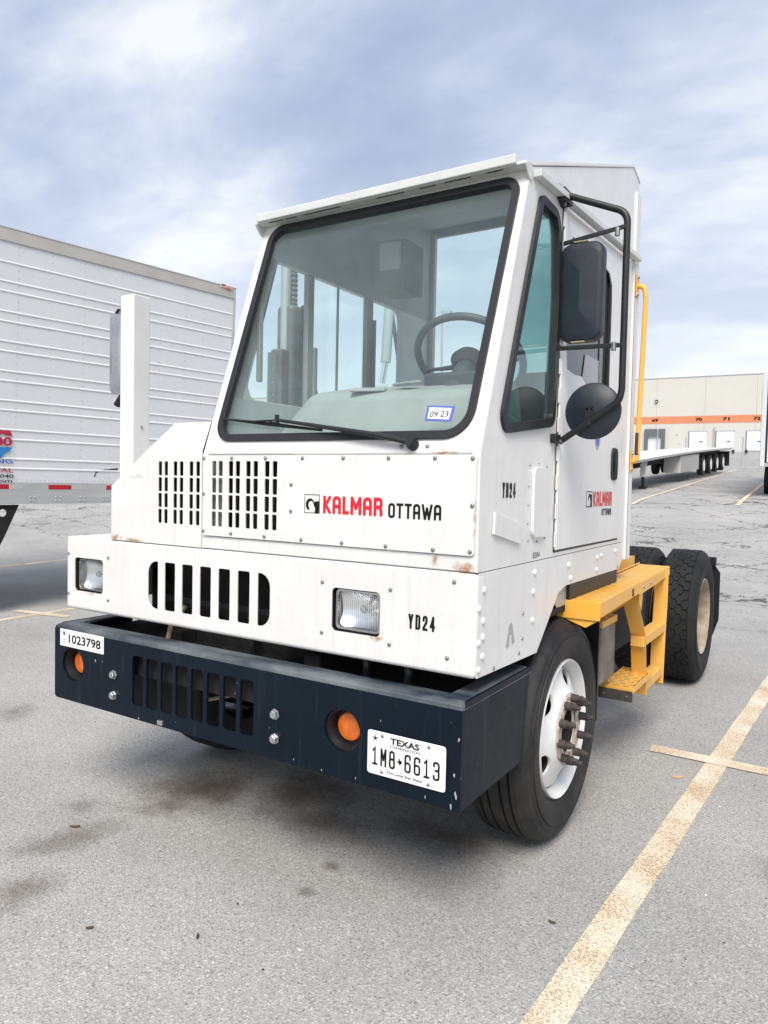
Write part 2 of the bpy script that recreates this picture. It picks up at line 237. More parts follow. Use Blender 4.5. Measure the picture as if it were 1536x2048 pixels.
RUST = [(-.74, .08, 1.262, .10, .35), (-.60, .08, 1.258, .12, .16), (1.06, .08, 1.262, .085, .5), (.72, .08, .985, .06, .4), (1.10, .075, 1.45, .018, 8), (.98, .08, 1.647, .1, .12), (1.105, .08, 1.06, .012, 12), (-.9, .08, .984, .05, .3), (.95, .08, 1.285, .03, 1.4), (1.10, 1.84, 1.12, .05, .8)]
M = dict(
    white=stained_paint('white_cab_paint', (.755, .75, .735), RUST, grime=.12),
    white2=P('white_painted_steel', (.745, .74, .725), .38, var=.08, vscale=4),
    navy=bumper_paint(),
    scuff=P('scuffed_navy_edge', (.008, .016, .028), .42, col2=(.16, .18, .19), vscale=7, rvar=.3, stretch=(.35, 1, 1)),
    black=P('black_satin', (.012, .013, .015), .45, var=.3), rubber=P('black_rubber_seal', (.012, .014, .017), .5, var=.3, vscale=20),
    dark=P('dark_underbody', (.006, .006, .007), .85, col2=(.014, .013, .012), vscale=5), plastic=P('slate_mirror_plastic', (.016, .022, .034), .42, var=.35, vscale=12, bump=.15, bscale=400),
    tyre=P('tyre_rubber', (.009, .010, .011), .75, col2=(.022, .022, .022), vscale=5, bump=.2, bscale=90, spec=.3),
    tyre_face=P('tyre_sidewall', (.009, .010, .012), .62, col2=(.040, .038, .035), vscale=4, bump=.15, bscale=60, spec=.35),
    wheel=P('white_wheel_paint', (.74, .75, .76), .4, col2=(.58, .57, .55), vscale=5), tanwheel=P('dirty_wheel', (.42, .36, .27), .6, col2=(.2, .15, .10), vscale=9, bump=.3),
    rust=P('rusty_steel', (.065, .056, .052), .75, col2=(.035, .028, .026), vscale=40, bump=.4, bscale=120), yellow=P('safety_yellow', (.84, .42, .045), .45, col2=(.74, .44, .13), vscale=5, rvar=.2),
    hub=P('flaking_hub', (.55, .50, .44), .7, col2=(.25, .17, .12), vscale=30), zinc=P('zinc_bolt', (.55, .57, .58), .35, metal=.85, var=.3, vscale=60), screw=P('screw_steel', (.34, .35, .36), .4, metal=.7, var=.4, vscale=90),
    chrome=P('reflector_chrome', (.85, .87, .88), .24, metal=1.0), amber=P('amber_lens', (.75, .16, .008), .2, coat=.6, col2=(.55, .10, .005), vscale=30), steel=P('stainless', (.6, .61, .62), .22, metal=1.0, var=.2),
    ink=P("black_vinyl", (.006, .006, .007), .5, spec=.25), red=P('red_vinyl', (.62, .012, .03), .4), sticker=P('white_vinyl', (.82, .82, .82), .4), blue=P('blue_vinyl', (.035, .10, .42), .45), maroon=P('maroon_vinyl', (.42, .012, .05), .45),
    skyblue=P('map_blue_vinyl', (.02, .19, .48), .45), violet=P('violet_sticker', (.10, .13, .5), .5), grey=P('grey_vinyl', (.36, .37, .38), .5),
    inner=P('cab_lining', (.56, .60, .60), .75, var=.15), innerdark=P('dash_plastic', (.36, .38, .365), .8, var=.2), steer=P('steering_rim', (.055, .065, .075), .5), seat=P('seat_fabric', (.05, .055, .065), .9, var=.3, bump=.3, bscale=300),
    pane=glass('windshield_glass', (.95, .995, .985), .035, .04, (.62, .69, .70)), side=glass('tinted_side_glass', (.58, .80, .76), .04, .06), clear=glass('door_glass', (.945, .995, .985), .012, .03), dglass=glass('dark_door_glass', (.25, .28, .28), .04, .06),
    lens=fluted_lens(), trailer=P('trailer_skin', (.63, .645, .67), .42, var=.06, vscale=1.2), rib=P('trailer_rib', (.69, .70, .72), .38), rail=P('aluminium_rail', (.50, .51, .51), .42, metal=.35, var=.15, vscale=5, stretch=(.3, .3, 3)),  # rib whiter than skin: highlight along the ribs put into the colour
    caprail=P('weathered_top_rail', (.40, .385, .36), .6, col2=(.47, .455, .43), vscale=2), tape=P('red_reflective', (.40, .012, .02), .3), tapew=P('grey_reflective', (.42, .43, .44), .4),
    beige=P('painted_concrete', (.60, .59, .545), .9, var=.06, vscale=.15), orange=P('orange_band', (.66, .25, .125), .85, var=.06, vscale=.3), ddoor=P('dock_door', (.70, .72, .74), .6), seal=P('dock_seal', (.12, .135, .14), .8), 
    conc=P('concrete_base', (.42, .42, .42), .9, var=.12, vscale=.4), alu=P('flatbed_aluminium', (.66, .66, .65), .4, var=.1, vscale=2), galv=P('galvanised_pole', (.45, .47, .48), .5, metal=.3), hose=P('yellowed_hose', (.32, .27, .16), .5),
    paintline=worn_paint('worn_line_paint', (.76, .68, .55), .465), paintfaint=worn_paint('faded_marking', (.5, .46, .42), .27), lineold=worn_paint('line_paint', (.70, .62, .48), .52),
    leaf=P('dry_leaf', (.09, .07, .05), .8, var=.4), chip=P('wood_chip', (.55, .33, .2), .8), bgrey=P('battery_box', (.20, .20, .20), .5, col2=(.11, .085, .07), vscale=9), roof=P('roof_paint', (.62, .64, .62), .4, var=.08),
)
ASPH = asphalt()

# ------------------------------------------------------------------ mesh helpers
def finish(name, me, mat, parent=None, bevel=0.0, seg=2, angle=38, smooth=True, loc=None):
    for m in (mat if isinstance(mat, (list, tuple)) else [mat]): me.materials.append(M[m] if isinstance(m, str) else m)
    if smooth:
        me.polygons.foreach_set('use_smooth', [True]*len(me.polygons)); me.set_sharp_from_angle(angle=R(angle))
    o = bpy.data.objects.new(name, me); COL.objects.link(o)
    if parent: o.parent = parent
    if loc: o.location = loc
    if bevel:
        b = o.modifiers.new('bevel', 'BEVEL'); b.width = bevel; b.segments = seg; b.limit_method = 'ANGLE'; b.angle_limit = R(40); b.harden_normals = True; b.use_clamp_overlap = True
    return o
def tag(o, label, cat, group=None, kind=None):
    if label: o['label'] = label
    if cat: o['category'] = cat
    if group: o['group'] = group
    if kind: o['kind'] = kind
    return o
def thing(name, label, cat, loc=(0, 0, 0), group=None):
    o = bpy.data.objects.new(name, None); COL.objects.link(o); o.location = loc; o.empty_display_size = .2
    return tag(o, label, cat, group)
def struct(o): o['kind'] = 'structure'; return o

class MB:
    def __init__(s): s.v = []; s.f = []; s.mi = []; s.cur = 0
    def add(s, v, f):
        n = len(s.v); s.v += [tuple(x) for x in v]; s.f += [tuple(i+n for i in q) for q in f]; s.mi += [s.cur]*len(f); return s
    def box(s, x0, x1, y0, y1, z0, z1):
        return s.add([(x0, y0, z0), (x1, y0, z0), (x1, y1, z0), (x0, y1, z0), (x0, y0, z1), (x1, y0, z1), (x1, y1, z1), (x0, y1, z1)],
                     [(0, 3, 2, 1), (4, 5, 6, 7), (0, 1, 5, 4), (1, 2, 6, 5), (2, 3, 7, 6), (3, 0, 4, 7)])
    def obox(s, c, ax, ay, az):
        """box from centre and three half-axis vectors"""
        c, ax, ay, az = map(Vector, (c, ax, ay, az)); v = []
        for k in (-1, 1):
            for (i, j) in ((-1, -1), (1, -1), (1, 1), (-1, 1)): v.append(c+ax*i+ay*j+az*k)
        return s.add(v, [(0, 3, 2, 1), (4, 5, 6, 7), (0, 1, 5, 4), (1, 2, 6, 5), (2, 3, 7, 6), (3, 0, 4, 7)])
    def tube(s, pts, r, n=10, closed=False, cap=True, flat=1.0):
        pts = [Vector(p) for p in pts]; m = len(pts); rings = []; prev = None
        for i, p in enumerate(pts):
            if closed: t = (pts[(i+1) % m]-pts[i-1]).normalized()
            else: t = (pts[min(i+1, m-1)]-pts[max(i-1, 0)]).normalized()
            if prev is None:
                a = Vector((0, 0, 1)) if abs(t.z) < .9 else Vector((1, 0, 0)); u = t.cross(a).normalized()
            else: u = (prev-t*prev.dot(t)).normalized()
            prev = u; b = t.cross(u); rr = r[i] if isinstance(r, (list, tuple)) else r
            rings.append([p+(u*math.cos(2*math.pi*k/n)+b*math.sin(2*math.pi*k/n)*flat)*rr for k in range(n)])
        v = [q for g in rings for q in g]; f = []
        for i in range(m if closed else m-1):
            j = (i+1) % m
            for k in range(n): f.append((i*n+k, i*n+(k+1) % n, j*n+(k+1) % n, j*n+k))
        if cap and not closed: f.append(tuple(range(n))[::-1]); f.append(tuple((m-1)*n+k for k in range(n)))
        return s.add(v, f)
    def lathe(s, c, axis, prof, n=48, closed=False):
        """prof: (along axis, radius) list"""
        c = Vector(c); ax = Vector(axis).normalized(); a = Vector((0, 0, 1)) if abs(ax.z) < .9 else Vector((1, 0, 0))
        u = ax.cross(a).normalized(); b = ax.cross(u); v = []; f = []
        for (d, r) in prof:
            for k in range(n): v.append(c+ax*d+(u*math.cos(2*math.pi*k/n)+b*math.sin(2*math.pi*k/n))*max(r, 1e-5))
        m = len(prof)
        for i in range(m if closed else m-1):
            j = (i+1) % m
            for k in range(n): f.append((i*n+k, i*n+(k+1) % n, j*n+(k+1) % n, j*n+k))
        return s.add(v, f)
    def plate(s, outline, holes, fn, t):
        """flat sheet with holes; fn(u,v,w) -> xyz, w from 0 to t"""
        loops = [outline]+list(holes); flat = [p for l in loops for p in l]; n = len(flat)
        tris = tessellate_polygon([[Vector((p[0], p[1], 0)) for p in l] for l in loops])
        v = [fn(p[0], p[1], 0) for p in flat]+[fn(p[0], p[1], t) for p in flat]
        f = [tuple(q) for q in tris]+[tuple(i+n for i in q[::-1]) for q in tris]; base = 0
        for l in loops:
            k = len(l)
            for i in range(k): j = (i+1) % k; f.append((base+i, base+j, base+j+n, base+i+n))
            base += k
        return s.add(v, f)
    def strip(s, rows):
        """grid of points"""
        m = len(rows[0]); v = [p for r_ in rows for p in r_]; f = []
        for i in range(len(rows)-1):
            for k in range(m-1): f.append((i*m+k, i*m+k+1, (i+1)*m+k+1, (i+1)*m+k))
        return s.add(v, f)
    def mesh(s, name='mesh', recalc=True, weld=False):
        me = bpy.data.meshes.new(name); me.from_pydata(s.v, [], s.f)
        if any(s.mi): me.polygons.foreach_set('material_index', s.mi)
        if recalc or weld:
            bm = bmesh.new(); bm.from_mesh(me)
            if weld: bmesh.ops.remove_doubles(bm, verts=bm.verts, dist=1e-5)
            if recalc: bmesh.ops.recalc_face_normals(bm, faces=bm.faces)
            bm.to_mesh(me); bm.free()
        me.update(); return me
    def build(s, name, mat, parent=None, bevel=0.0, recalc=True, **kw): return finish(name, s.mesh(name, recalc), mat, parent, bevel, **kw)
def box(name, mat, parent, x0, x1, y0, y1, z0, z1, bevel=.003): return MB().box(x0, x1, y0, y1, z0, z1).build(name, mat, parent, bevel)
def rrect(x0, x1, z0, z1, r, n=5):
    rs = r if isinstance(r, (list, tuple)) else (r,)*4   # bl, br, tr, tl
    out = []
    for (cx, cz, a0, q) in ((x0+rs[0], z0+rs[0], 180, rs[0]), (x1-rs[1], z0+rs[1], 270, rs[1]), (x1-rs[2], z1-rs[2], 0, rs[2]), (x0+rs[3], z1-rs[3], 90, rs[3])):
        k = n if q > 0 else 0
        for i in range(k+1): a = R(a0+90*i/max(k, 1)); out.append((cx+q*math.cos(a), cz+q*math.sin(a)))
    return out
def circle(cx, cz, r, n=32): return [(cx+r*math.cos(2*math.pi*i/n), cz+r*math.sin(2*math.pi*i/n)) for i in range(n)]
def roundpoly(pts, r, n=5, closed=True):
    """round the corners of a polygon / polyline; r is one radius or one per corner"""
    out = []; m = len(pts)
    for i in range(m):
        q = r[i] if isinstance(r, (list, tuple)) else r
        if (not closed and i in (0, m-1)) or q <= 0: out.append(tuple(pts[i])); continue
        p = Vector(pts[i]); a = Vector(pts[i-1])-p; b = Vector(pts[(i+1) % m])-p
        la, lb = a.length, b.length; a.normalize(); b.normalize(); ang = a.angle(b)
        if ang > R(176): out.append(tuple(p)); continue
        d = min(q/math.tan(ang/2), la*.48, lb*.48); rr = d*math.tan(ang/2); c = p+(a+b).normalized()*(rr/math.sin(ang/2))
        s, e = p+a*d-c, p+b*d-c; tot = s.angle(e)
        for k in range(n+1):
            t = k/n; v = (s*math.sin((1-t)*tot)+e*math.sin(t*tot))/math.sin(tot) if tot > 1e-4 else s
            out.append(tuple(c+v))
    return out
def inset(poly, d):
    """offset a convex-ish closed polygon inwards"""
    m = len(poly); area = sum(poly[i][0]*poly[(i+1) % m][1]-poly[(i+1) % m][0]*poly[i][1] for i in range(m)); sg = 1 if area > 0 else -1; out = []
    for i in range(m):
        p0, p1, p2 = Vector(poly[i-1]), Vector(poly[i]), Vector(poly[(i+1) % m]); e1 = (p1-p0); e2 = (p2-p1)
        if e1.length < 1e-9 or e2.length < 1e-9: out.append(tuple(p1)); continue
        n1 = Vector((-e1.y, e1.x)).normalized()*sg; n2 = Vector((-e2.y, e2.x)).normalized()*sg; nn = (n1+n2); nn.normalize(); c = max(nn.dot(n1), .5)
        out.append(tuple(p1+nn*(d/c)))
    return out
FRONT = lambda y: (lambda u, v, w: (u, y+w, v))          # sheet facing -y (front)
SIDE = lambda x: (lambda u, v, w: (x-w, u, v))           # sheet facing +x, u = y
FLAT = lambda z: (lambda u, v, w: (u, v, z-w))
_shared = {}
def shared(key, fn):
    if key not in _shared: _shared[key] = fn()
    return _shared[key]
def dot(name, key, make, mat, parent, loc, rot=None):
    """small repeated piece: one shared mesh, many objects"""
    me = shared(key, make)
    if not me.materials: me.materials.append(M[mat])
    o = bpy.data.objects.new(name, me); COL.objects.link(o); o.parent = parent; o.location = loc
    if rot: o.rotation_euler = rot
    return o
def dome_mesh(r, h, n=10):
    def f():
        me = MB().lathe((0, 0, 0), (0, -1, 0), [(0, r), (h*.35, r*.96), (h*.75, r*.68), (h, r*.25), (h*1.02, 0)], n).mesh('dome'); me.polygons.foreach_set('use_smooth', [True]*len(me.polygons)); return me
    return f
def hex_mesh(r, h):
    def f():
        return MB().lathe((0, 0, 0), (0, -1, 0), [(0, r*1.3), (h*.2, r*1.3), (h*.22, r), (h*.85, r), (h, r*.8), (h, 0)], 6).mesh('hexagon')
    return f

# ---- lettering: stroked condensed capitals, and the built-in sans for the rest
GL = {'K': ([[(0, 0), (0, 1)], [(1, 1), (.25, .52)], [(.25, .48), (1, 0)]], 0), 'A': ([[(0, 0), (0, 1), (1, 1), (1, 0)], [(0, .4), (1, .4)]], .3), 'L': ([[(0, 1), (0, 0), (1, 0)]], 0),
      'M': ([[(0, 0), (0, 1)], [(.06, .95), (.5, .36)], [(.5, .36), (.94, .95)], [(1, 1), (1, 0)]], 0), 'R': ([[(0, 0), (0, 1)], [(.1, 1), (1, 1), (1, .46), (.1, .46)], [(.55, .46), (1, .36), (1, 0)]], .25), 'O': ([[(0, 0), (0, 1), (1, 1), (1, 0), 'c']], .3),
      'T': ([[(0, 1), (1, 1)], [(.5, 1), (.5, 0)]], 0), 'W': ([[(0, 1), (.26, 0)], [(.26, 0), (.5, .75)], [(.5, .75), (.74, 0)], [(.74, 0), (1, 1)]], 0), 'Y': ([[(0, 1), (.5, .44)], [(.5, .44), (1, 1)], [(.5, .46), (.5, 0)]], 0), 'D': ([[(0, 0), (0, 1), (1, 1), (1, 0), 'c']], (.0, .0, .38, .38)),
      '2': ([[(0, .72), (0, 1), (1, 1), (1, .6), (0, .12), (0, 0), (1, 0)]], (0, .35, .35, .25, .05, 0, 0)), '4': ([[(.76, 0), (.76, 1)], [(.70, .92), (.06, .30)], [(0, .28), (1.05, .28)]], 0), '1': ([[(.12, .84), (.5, 1), (.5, 0)], [(.08, 0), (.92, 0)]], 0),
      '8': ([[(0, 0), (0, .54), (1, .54), (1, 0), 'c'], [(.05, .54), (.05, 1), (.95, 1), (.95, .54)]], .3), '6': ([[(0, 0), (0, .54), (1, .54), (1, 0), 'c'], [(1, .8), (1, 1), (0, 1), (0, .3)]], .3),
      '3': ([[(0, .8), (0, 1), (1, 1), (1, .53), (.35, .53)], [(.6, .53), (1, .53), (1, 0), (0, 0), (0, .2)]], .28)}
def strokes(text, wd, ht, th, gap, spaces=None):
    """list of quads strips in the plane: [(verts, faces)]"""
    n = len(text); sp = spaces or [1.0]*n; unit = (wd-gap*(n-1))/sum(sp); x = 0; V = []; F = []; lay = 0
    for ch, q in zip(text, sp):
        cw = unit*q
        if ch in GL:
            for pl in GL[ch][0]:
                cl = pl[-1] == 'c'; pts = [p for p in pl if p != 'c']; rad = GL[ch][1]
                P2 = [(x+th/2+p[0]*(cw-th), th/2+p[1]*(ht-th)) for p in pts]
                rr = [k*cw for k in rad[:len(P2)]] if isinstance(rad, tuple) else rad*cw
                if ch == 'D': rr = [k*cw for k in rad]
                if rr and len(P2) > 2: P2 = roundpoly(P2, rr, 4, cl)
                if not cl:   # extend the free ends to the box
                    a, b = Vector(P2[0]), Vector(P2[1]); P2[0] = tuple(a+(a-b).normalized()*th*.5); a, b = Vector(P2[-1]), Vector(P2[-2]); P2[-1] = tuple(a+(a-b).normalized()*th*.5)
                m = len(P2); base = len(V); lay += 1
                for i in range(m):
                    p = Vector(P2[i]); a = Vector(P2[i-1]) if (cl or i > 0) else None; b = Vector(P2[(i+1) % m]) if (cl or i < m-1) else None
                    t1 = (p-a).normalized() if a is not None and (p-a).length > 1e-9 else None; t2 = (b-p).normalized() if b is not None and (b-p).length > 1e-9 else None
                    if t1 is None: t1 = t2
                    if t2 is None: t2 = t1
                    t = (t1+t2); t = t.normalized() if t.length > 1e-6 else t1; nn = Vector((-t.y, t.x)); c = max(nn.dot(Vector((-t1.y, t1.x))), .45)
                    V += [(*(p+nn*th*.5/c), lay*7e-5), (*(p-nn*th*.5/c), lay*7e-5)]
                for i in range(m if cl else m-1):
                    j = (i+1) % m; F.append((base+2*i, base+2*i+1, base+2*j+1, base+2*j))
        x += cw+gap
    return V, F
def place(V, org, ux, uy):
    org, ux, uy = Vector(org), Vector(ux), Vector(uy); nz = ux.cross(uy)
    return [org+ux*p[0]+uy*p[1]+nz*p[2] for p in V]
def stroke_text(name, text, mat, parent, org, ux, uy, wd, ht, th, gap, spaces=None):
    V, F = strokes(text, wd, ht, th, gap, spaces); mb = MB(); mb.add(place(V, org, ux, uy), F); return mb.build(name, mat, parent, recalc=False, smooth=False)
def sans_text(name, text, mat, parent, org, ux, uy, wd, ht, bold=0.0):
    cu = bpy.data.curves.new(name, 'FONT'); cu.body = text; cu.offset = bold; cu.resolution_u = 3
    ob = bpy.data.objects.new('tmp', cu); me = bpy.data.meshes.new_from_object(ob); bpy.data.objects.remove(ob)
    xs = [v.co.x for v in me.vertices]; ys = [v.co.y for v in me.vertices]; x0, x1, y0, y1 = min(xs), max(xs), min(ys), max(ys)
    org, ux, uy = Vector(org), Vector(ux), Vector(uy)
    for v in me.vertices: v.co = org+ux*((v.co.x-x0)/(x1-x0)*wd)+uy*((v.co.y-y0)/(y1-y0)*ht)
    return finish(name, me, mat, parent, smooth=False)
def flat_poly(name, pts, mat, parent, org, ux, uy, holes=()):
    """flat print: polygon laid on a surface"""
    loops = [pts]+list(holes); fl = [p for l in loops for p in l]; tris = tessellate_polygon([[Vector((p[0], p[1], 0)) for p in l] for l in loops])
    mb = MB(); mb.add(place([(p[0], p[1], 0) for p in fl], org, ux, uy), [tuple(t) for t in tris]); me = mb.mesh(name, False)
    nrm = Vector(ux).cross(Vector(uy))
    bm = bmesh.new(); bm.from_mesh(me)
    for f in bm.faces:
        f.normal_update()
        if f.normal.dot(nrm) < 0: f.normal_flip()
    bm.to_mesh(me); bm.free(); return finish(name, me, mat, parent, smooth=False)

# ------------------------------------------------------------------ ground: level round the truck, the lot climbs gently beyond
FARM = Matrix(((.9999721, -.0011493, .0073794), (.0015236, .9987018, -.0509159), (-.0073113, .0509257, .9986757)))
FAR = Matrix.Translation(CAM) @ FARM.to_4x4() @ Matrix.Translation(-CAM)      # frame of the upper lot
FN = FARM @ Vector((0, 0, 1)); FP = FAR @ Vector((CAM.x, CAM.y, 0))
def far_z(x, y): return FP.z-(FN.x*(x-FP.x)+FN.y*(y-FP.y))/FN.z
def ground_z(x, y):
    d = math.hypot(x-2.1, y+2.1); t = min(max((d-9)/15, 0), 1); s = t*t*(3-2*t)
    return s*far_z(x, y) if y > -2 or d < 9 else s*max(far_z(x, y), -.02)
gm = MB(); radii = [0, .5]
while radii[-1] < 900: radii.append(radii[-1]*1.08+.15)
na = 160; gv = []; gf = []
for r in radii:
    for k in range(na): a = 2*math.pi*k/na; x, y = 2.1+r*math.cos(a), -2.1+r*math.sin(a); gv.append((x, y, ground_z(x, y)))
for i in range(len(radii)-1):
    for k in range(na): gf.append((i*na+k, i*na+(k+1) % na, (i+1)*na+(k+1) % na, (i+1)*na+k))
gm.add(gv, gf); ground = struct(finish('ground', gm.mesh('ground', weld=True), ASPH))
def paint_strip(name, a, b, wd, mat='paintline', lift=.004, n=40):
    a, b = Vector(a), Vector(b); d = (b-a); ln = d.length; d.normalize(); nn = Vector((-d.y, d.x))*wd*.5; rows = []
    for i in range(n+1):
        p = a+d*ln*i/n; jl, jr = 1+random.uniform(-.05, .05), 1+random.uniform(-.05, .05)
        q0, q1 = p+nn*jl, p-nn*jr; rows.append([(q0.x, q0.y, ground_z(q0.x, q0.y)+lift), (q1.x, q1.y, ground_z(q1.x, q1.y)+lift)])
    return struct(MB().strip(rows).build(name, mat, smooth=False))
def far_xy(x, y): q = FAR @ Vector((x, y, 0)); return (q.x, q.y)
paint_strip('parking_line', (1.395, -1.2), (1.73, 5.85), .112)
paint_strip('parking_line_crossbar', (1.20, 2.375), (2.15, 2.365), .115, lift=.008, n=12)
paint_strip('parking_line', (-5.36, 1.2), (-5.48, 4.2), .105, n=24); paint_strip('parking_line_crossbar', (-5.80, 2.62), (-5.02, 2.76), .11, lift=.008, n=10)
paint_strip('parking_line', (-9.3, 3.0), (-9.0, 8.5), .11, n=24)
paint_strip('parking_line', far_xy(-3.02, 19.3), far_xy(-4.66, 56.5), .12, 'lineold', .012, 120)
paint_strip('parking_line', far_xy(-.38, 20.1), far_xy(-.95, 34), .12, 'lineold', .012, 50)
random.seed(4)
for (x, y) in ((0, 19.55),):   # faded stall number
    for k, (u0, v0, u1, v1) in enumerate(((-2.05, 19.4, -1.85, 19.75), (-1.85, 19.75, -1.7, 19.4), (-1.62, 19.45, -1.45, 19.7), (-1.45, 19.7, -1.35, 19.5), (-1.28, 19.75, -1.12, 19.75), (-1.2, 19.75, -1.2, 19.5))):
        paint_strip('faded_stall_mark', far_xy(u0, v0), far_xy(u1, v1), .09, 'paintfaint', .012, 3)

# ================================================================== the yard truck
T = thing('yard_truck', 'white single-seat yard truck with navy bumper, parked facing the viewer', 'truck')
XR = 1.108; XL = -.165
def ws_y(z): return .086+.348*(z-1.64)
def WS(x, z, w): return (x, ws_y(z)+.944*w, z-.329*w)

# ---- bumper
slots = [rrect(-.494+.0915*i, -.424+.0915*i, .547, .763, .014, 3) for i in range(8)]
lampx = (-.917, .637)
bumper = MB().plate(rrect(-1.057, 1.109, .483, .815, (.02, .004, 0, .0)), slots+[circle(x, .658, .078) for x in lampx], FRONT(0.0), .012).build('bumper', 'navy', T, .003)
prof = [(0, .814), (.003, .825), (.010, .833), (.021, .838), (.036, .8395), (.085, .8395), (.085, .829), (.036, .829), (.013, .826), (.013, .814)]
lip = MB(); rows = []
for (dd, z) in prof+prof[:1]: rows.append([(-1.057+dd, .45, z), (-1.057+dd, dd, z), (1.109-dd, dd, z), (1.109-dd, .592, z)])
lip.strip(rows); lip.build('rolled_edge', 'scuff', bumper, angle=50)
MB().plate([(.0125, .484), (.516, .486), (.592, .836), (.585, .8385), (.04, .838), (.0125, .815)], [], SIDE(1.1085), .011).build('side_plate', 'navy', bumper, .003)
MB().plate([(.0125, .50), (.40, .50), (.45, .836), (.04, .838), (.0125, .815)], [], SIDE(-1.046), .011).build('side_plate', 'navy', bumper, .003)
box('back_beam', 'dark', bumper, -.66, .38, .05, .075, .66, .82, 0)
for x in (-.6175, .3275):
    for z in (.658, .5645): dot('bolt', 'hexb', hex_mesh(.0165, .018), 'zinc', bumper, (x, -.0005, z), (0, random.uniform(0, 1), 0))
for x in lampx:
    o = MB().lathe((x, .0, .658), (0, 1, 0), [(.0125, .0785), (.012, .071), (.03, .066), (.06, .064), (.062, .05)], 40).build('turn_lamp', 'rubber', T)
    MB().lathe((x, .0, .658), (0, 1, 0), [(.061, .055), (.050, .0535), (.044, .048), (.041, .03), (.040, 0)], 36).build('lens', 'amber', o)
random.seed(21)
for (x, z, s) in ((1.085, .60, .012), (1.092, .535, .016), (1.075, .497, .014), (1.098, .72, .009), (.42, .505, .006), (.55, .495, .008), (-.45, .492, .007), (.12, .70, .005), (.80, .725, .005), (-.75, .70, .010), (-.70, .705, .006), (.30, .60, .004), (.98, .505, .009), (.70, .50, .006)):
    pts = []
    for k in range(7): a = 2*math.pi*k/7; q = s*random.uniform(.35, 1); pts.append((q*math.cos(a)*random.uniform(.25, .6), q*math.sin(a)))
    flat_poly('paint_chip', pts, 'rail', bumper, (x, -.0006, z), (1, 0, 0), (0, 0, 1))
# numbered sticker
st = MB().plate(rrect(-1.013, -.69, .738, .818, .001, 1), [], FRONT(-.0016), .0014).build('number_sticker', 'sticker', T)
sans_text('lettering', '1023798', 'ink', st, (-.947, -.0022, .756), (1, 0, 0), (0, 0, 1), .236, .042, .022)
flat_poly('shield', [(0, .014), (.004, .022), (.010, .0205), (.016, .022), (.020, .014), (.010, .0)], 'blue', st, (-.992, -.0021, .785), (1, 0, 0), (0, 0, 1)); flat_poly('shield_band', [(.001, .016), (.004, .0225), (.010, .021), (.016, .0225), (.019, .016)], 'red', st, (-.992, -.0026, .785), (1, 0, 0), (0, 0, 1))
flat_poly('seal', circle(.010, .010, .0105, 18), 'grey', st, (-.992, -.0021, .751), (1, 0, 0), (0, 0, 1), [circle(.010, .010, .006, 14)])
# licence plate
lp = MB().plate(rrect(.752, 1.057, .537, .689, .011, 4), [], FRONT(-.007), .002).build('license_plate', 'sticker', T, .0008)
MB().plate(rrect(.754, 1.055, .539, .687, .010, 4), [rrect(.758, 1.051, .543, .683, .008, 4)], FRONT(-.0083), .0012).build('rim', 'sticker', lp, .0006)
X1, Z1 = (1, 0, 0), (0, 0, 1)
sans_text('lettering', 'TEXAS', 'ink', lp, (.845, -.0082, .655), X1, Z1, .113, .0215, .03)
sans_text('lettering', 'COMBINATION', 'ink', lp, (.842, -.0082, .6425), X1, Z1, .120, .0085, 0)
stroke_text('lettering', '1M8', 'ink', lp, (.772, -.0082, .571), X1, Z1, .093, .062, .0068, .0105)
stroke_text('lettering', '6613', 'ink', lp, (.902, -.0082, .571), X1, Z1, .134, .062, .0068, .0115)
sans_text('lettering', 'The Lone Star State', 'ink', lp, (.832, -.0082, .551), X1, Z1, .138, .0085, .012)
star = []
for k in range(10): a = R(90+36*k); q = .0145 if k % 2 == 0 else .0036; star.append((q*math.cos(a), q*math.sin(a)))
flat_poly('star', star, 'ink', lp, (.784, -.0082, .664), X1, Z1)
flat_poly('state_outline', [(.007, .022), (.0115, .022), (.0115, .0165), (.018, .015), (.0205, .010), (.0195, .006), (.0145, .003), (.0125, -.001), (.0105, .0), (.008, .006), (.005, .005), (.001, .010), (.007, .0115)], 'ink', lp, (.872, -.0082, .591), X1, Z1)
for x in (.812, .994):
    for z in (.675, .5505): dot('bolt', 'plb', dome_mesh(.0062, .004), 'screw', lp, (x, -.007, z))

# ---- grille panel with headlamps
gs = []
for i in range(7):
    x0 = -.4985+.1085*i; rr = (.055, .006, .006, .055) if i == 0 else ((.006, .055, .055, .006) if i == 6 else .008); gs.append(rrect(x0, x0+.065, .961, 1.173, rr, 5))
hl = [rrect(-1.028, -.815, .989, 1.150, .018, 4), rrect(.520, .733, .989, 1.150, .018, 4)]
gp = MB(); rad = .016; gp.plate(rrect(-1.096+rad, XR-rad, .896+rad, 1.25-rad, .002, 2), gs+hl, FRONT(.085), .004)
rows = []
for k in range(7):
    a = R(15*k); e = rad*math.sin(a); y = .085+rad*(1-math.cos(a)); q = rrect(-1.096+rad-e, XR-rad+e, .896+rad-e, 1.25-rad+e, .002+e, 4); rows.append([(p[0], y, p[1]) for p in q]+[(q[0][0], y, q[0][1])])
q = rrect(-1.096, XR, .896, 1.25, .018, 4); rows.append([(p[0], .135, p[1]) for p in q]+[(q[0][0], .135, q[0][1])]); gp.strip(rows)
grille = gp.build('grille_panel', 'white', T, angle=50)
for x, z in ((-1.075, 1.165), (-1.075, .97), (-.775, 1.165), (-.775, .965), (.475, 1.165), (.475, .975), (.775, 1.165), (.775, .97), (1.005, .955), (1.025, 1.215)): dot('screw', 'scr', dome_mesh(.0078, .006), 'screw', grille, (x, .085, z))
stroke_text('lettering', 'YD24', 'ink', grille, (.851, .0842, 1.037), X1, Z1, .105, .052, .0085, .0085)
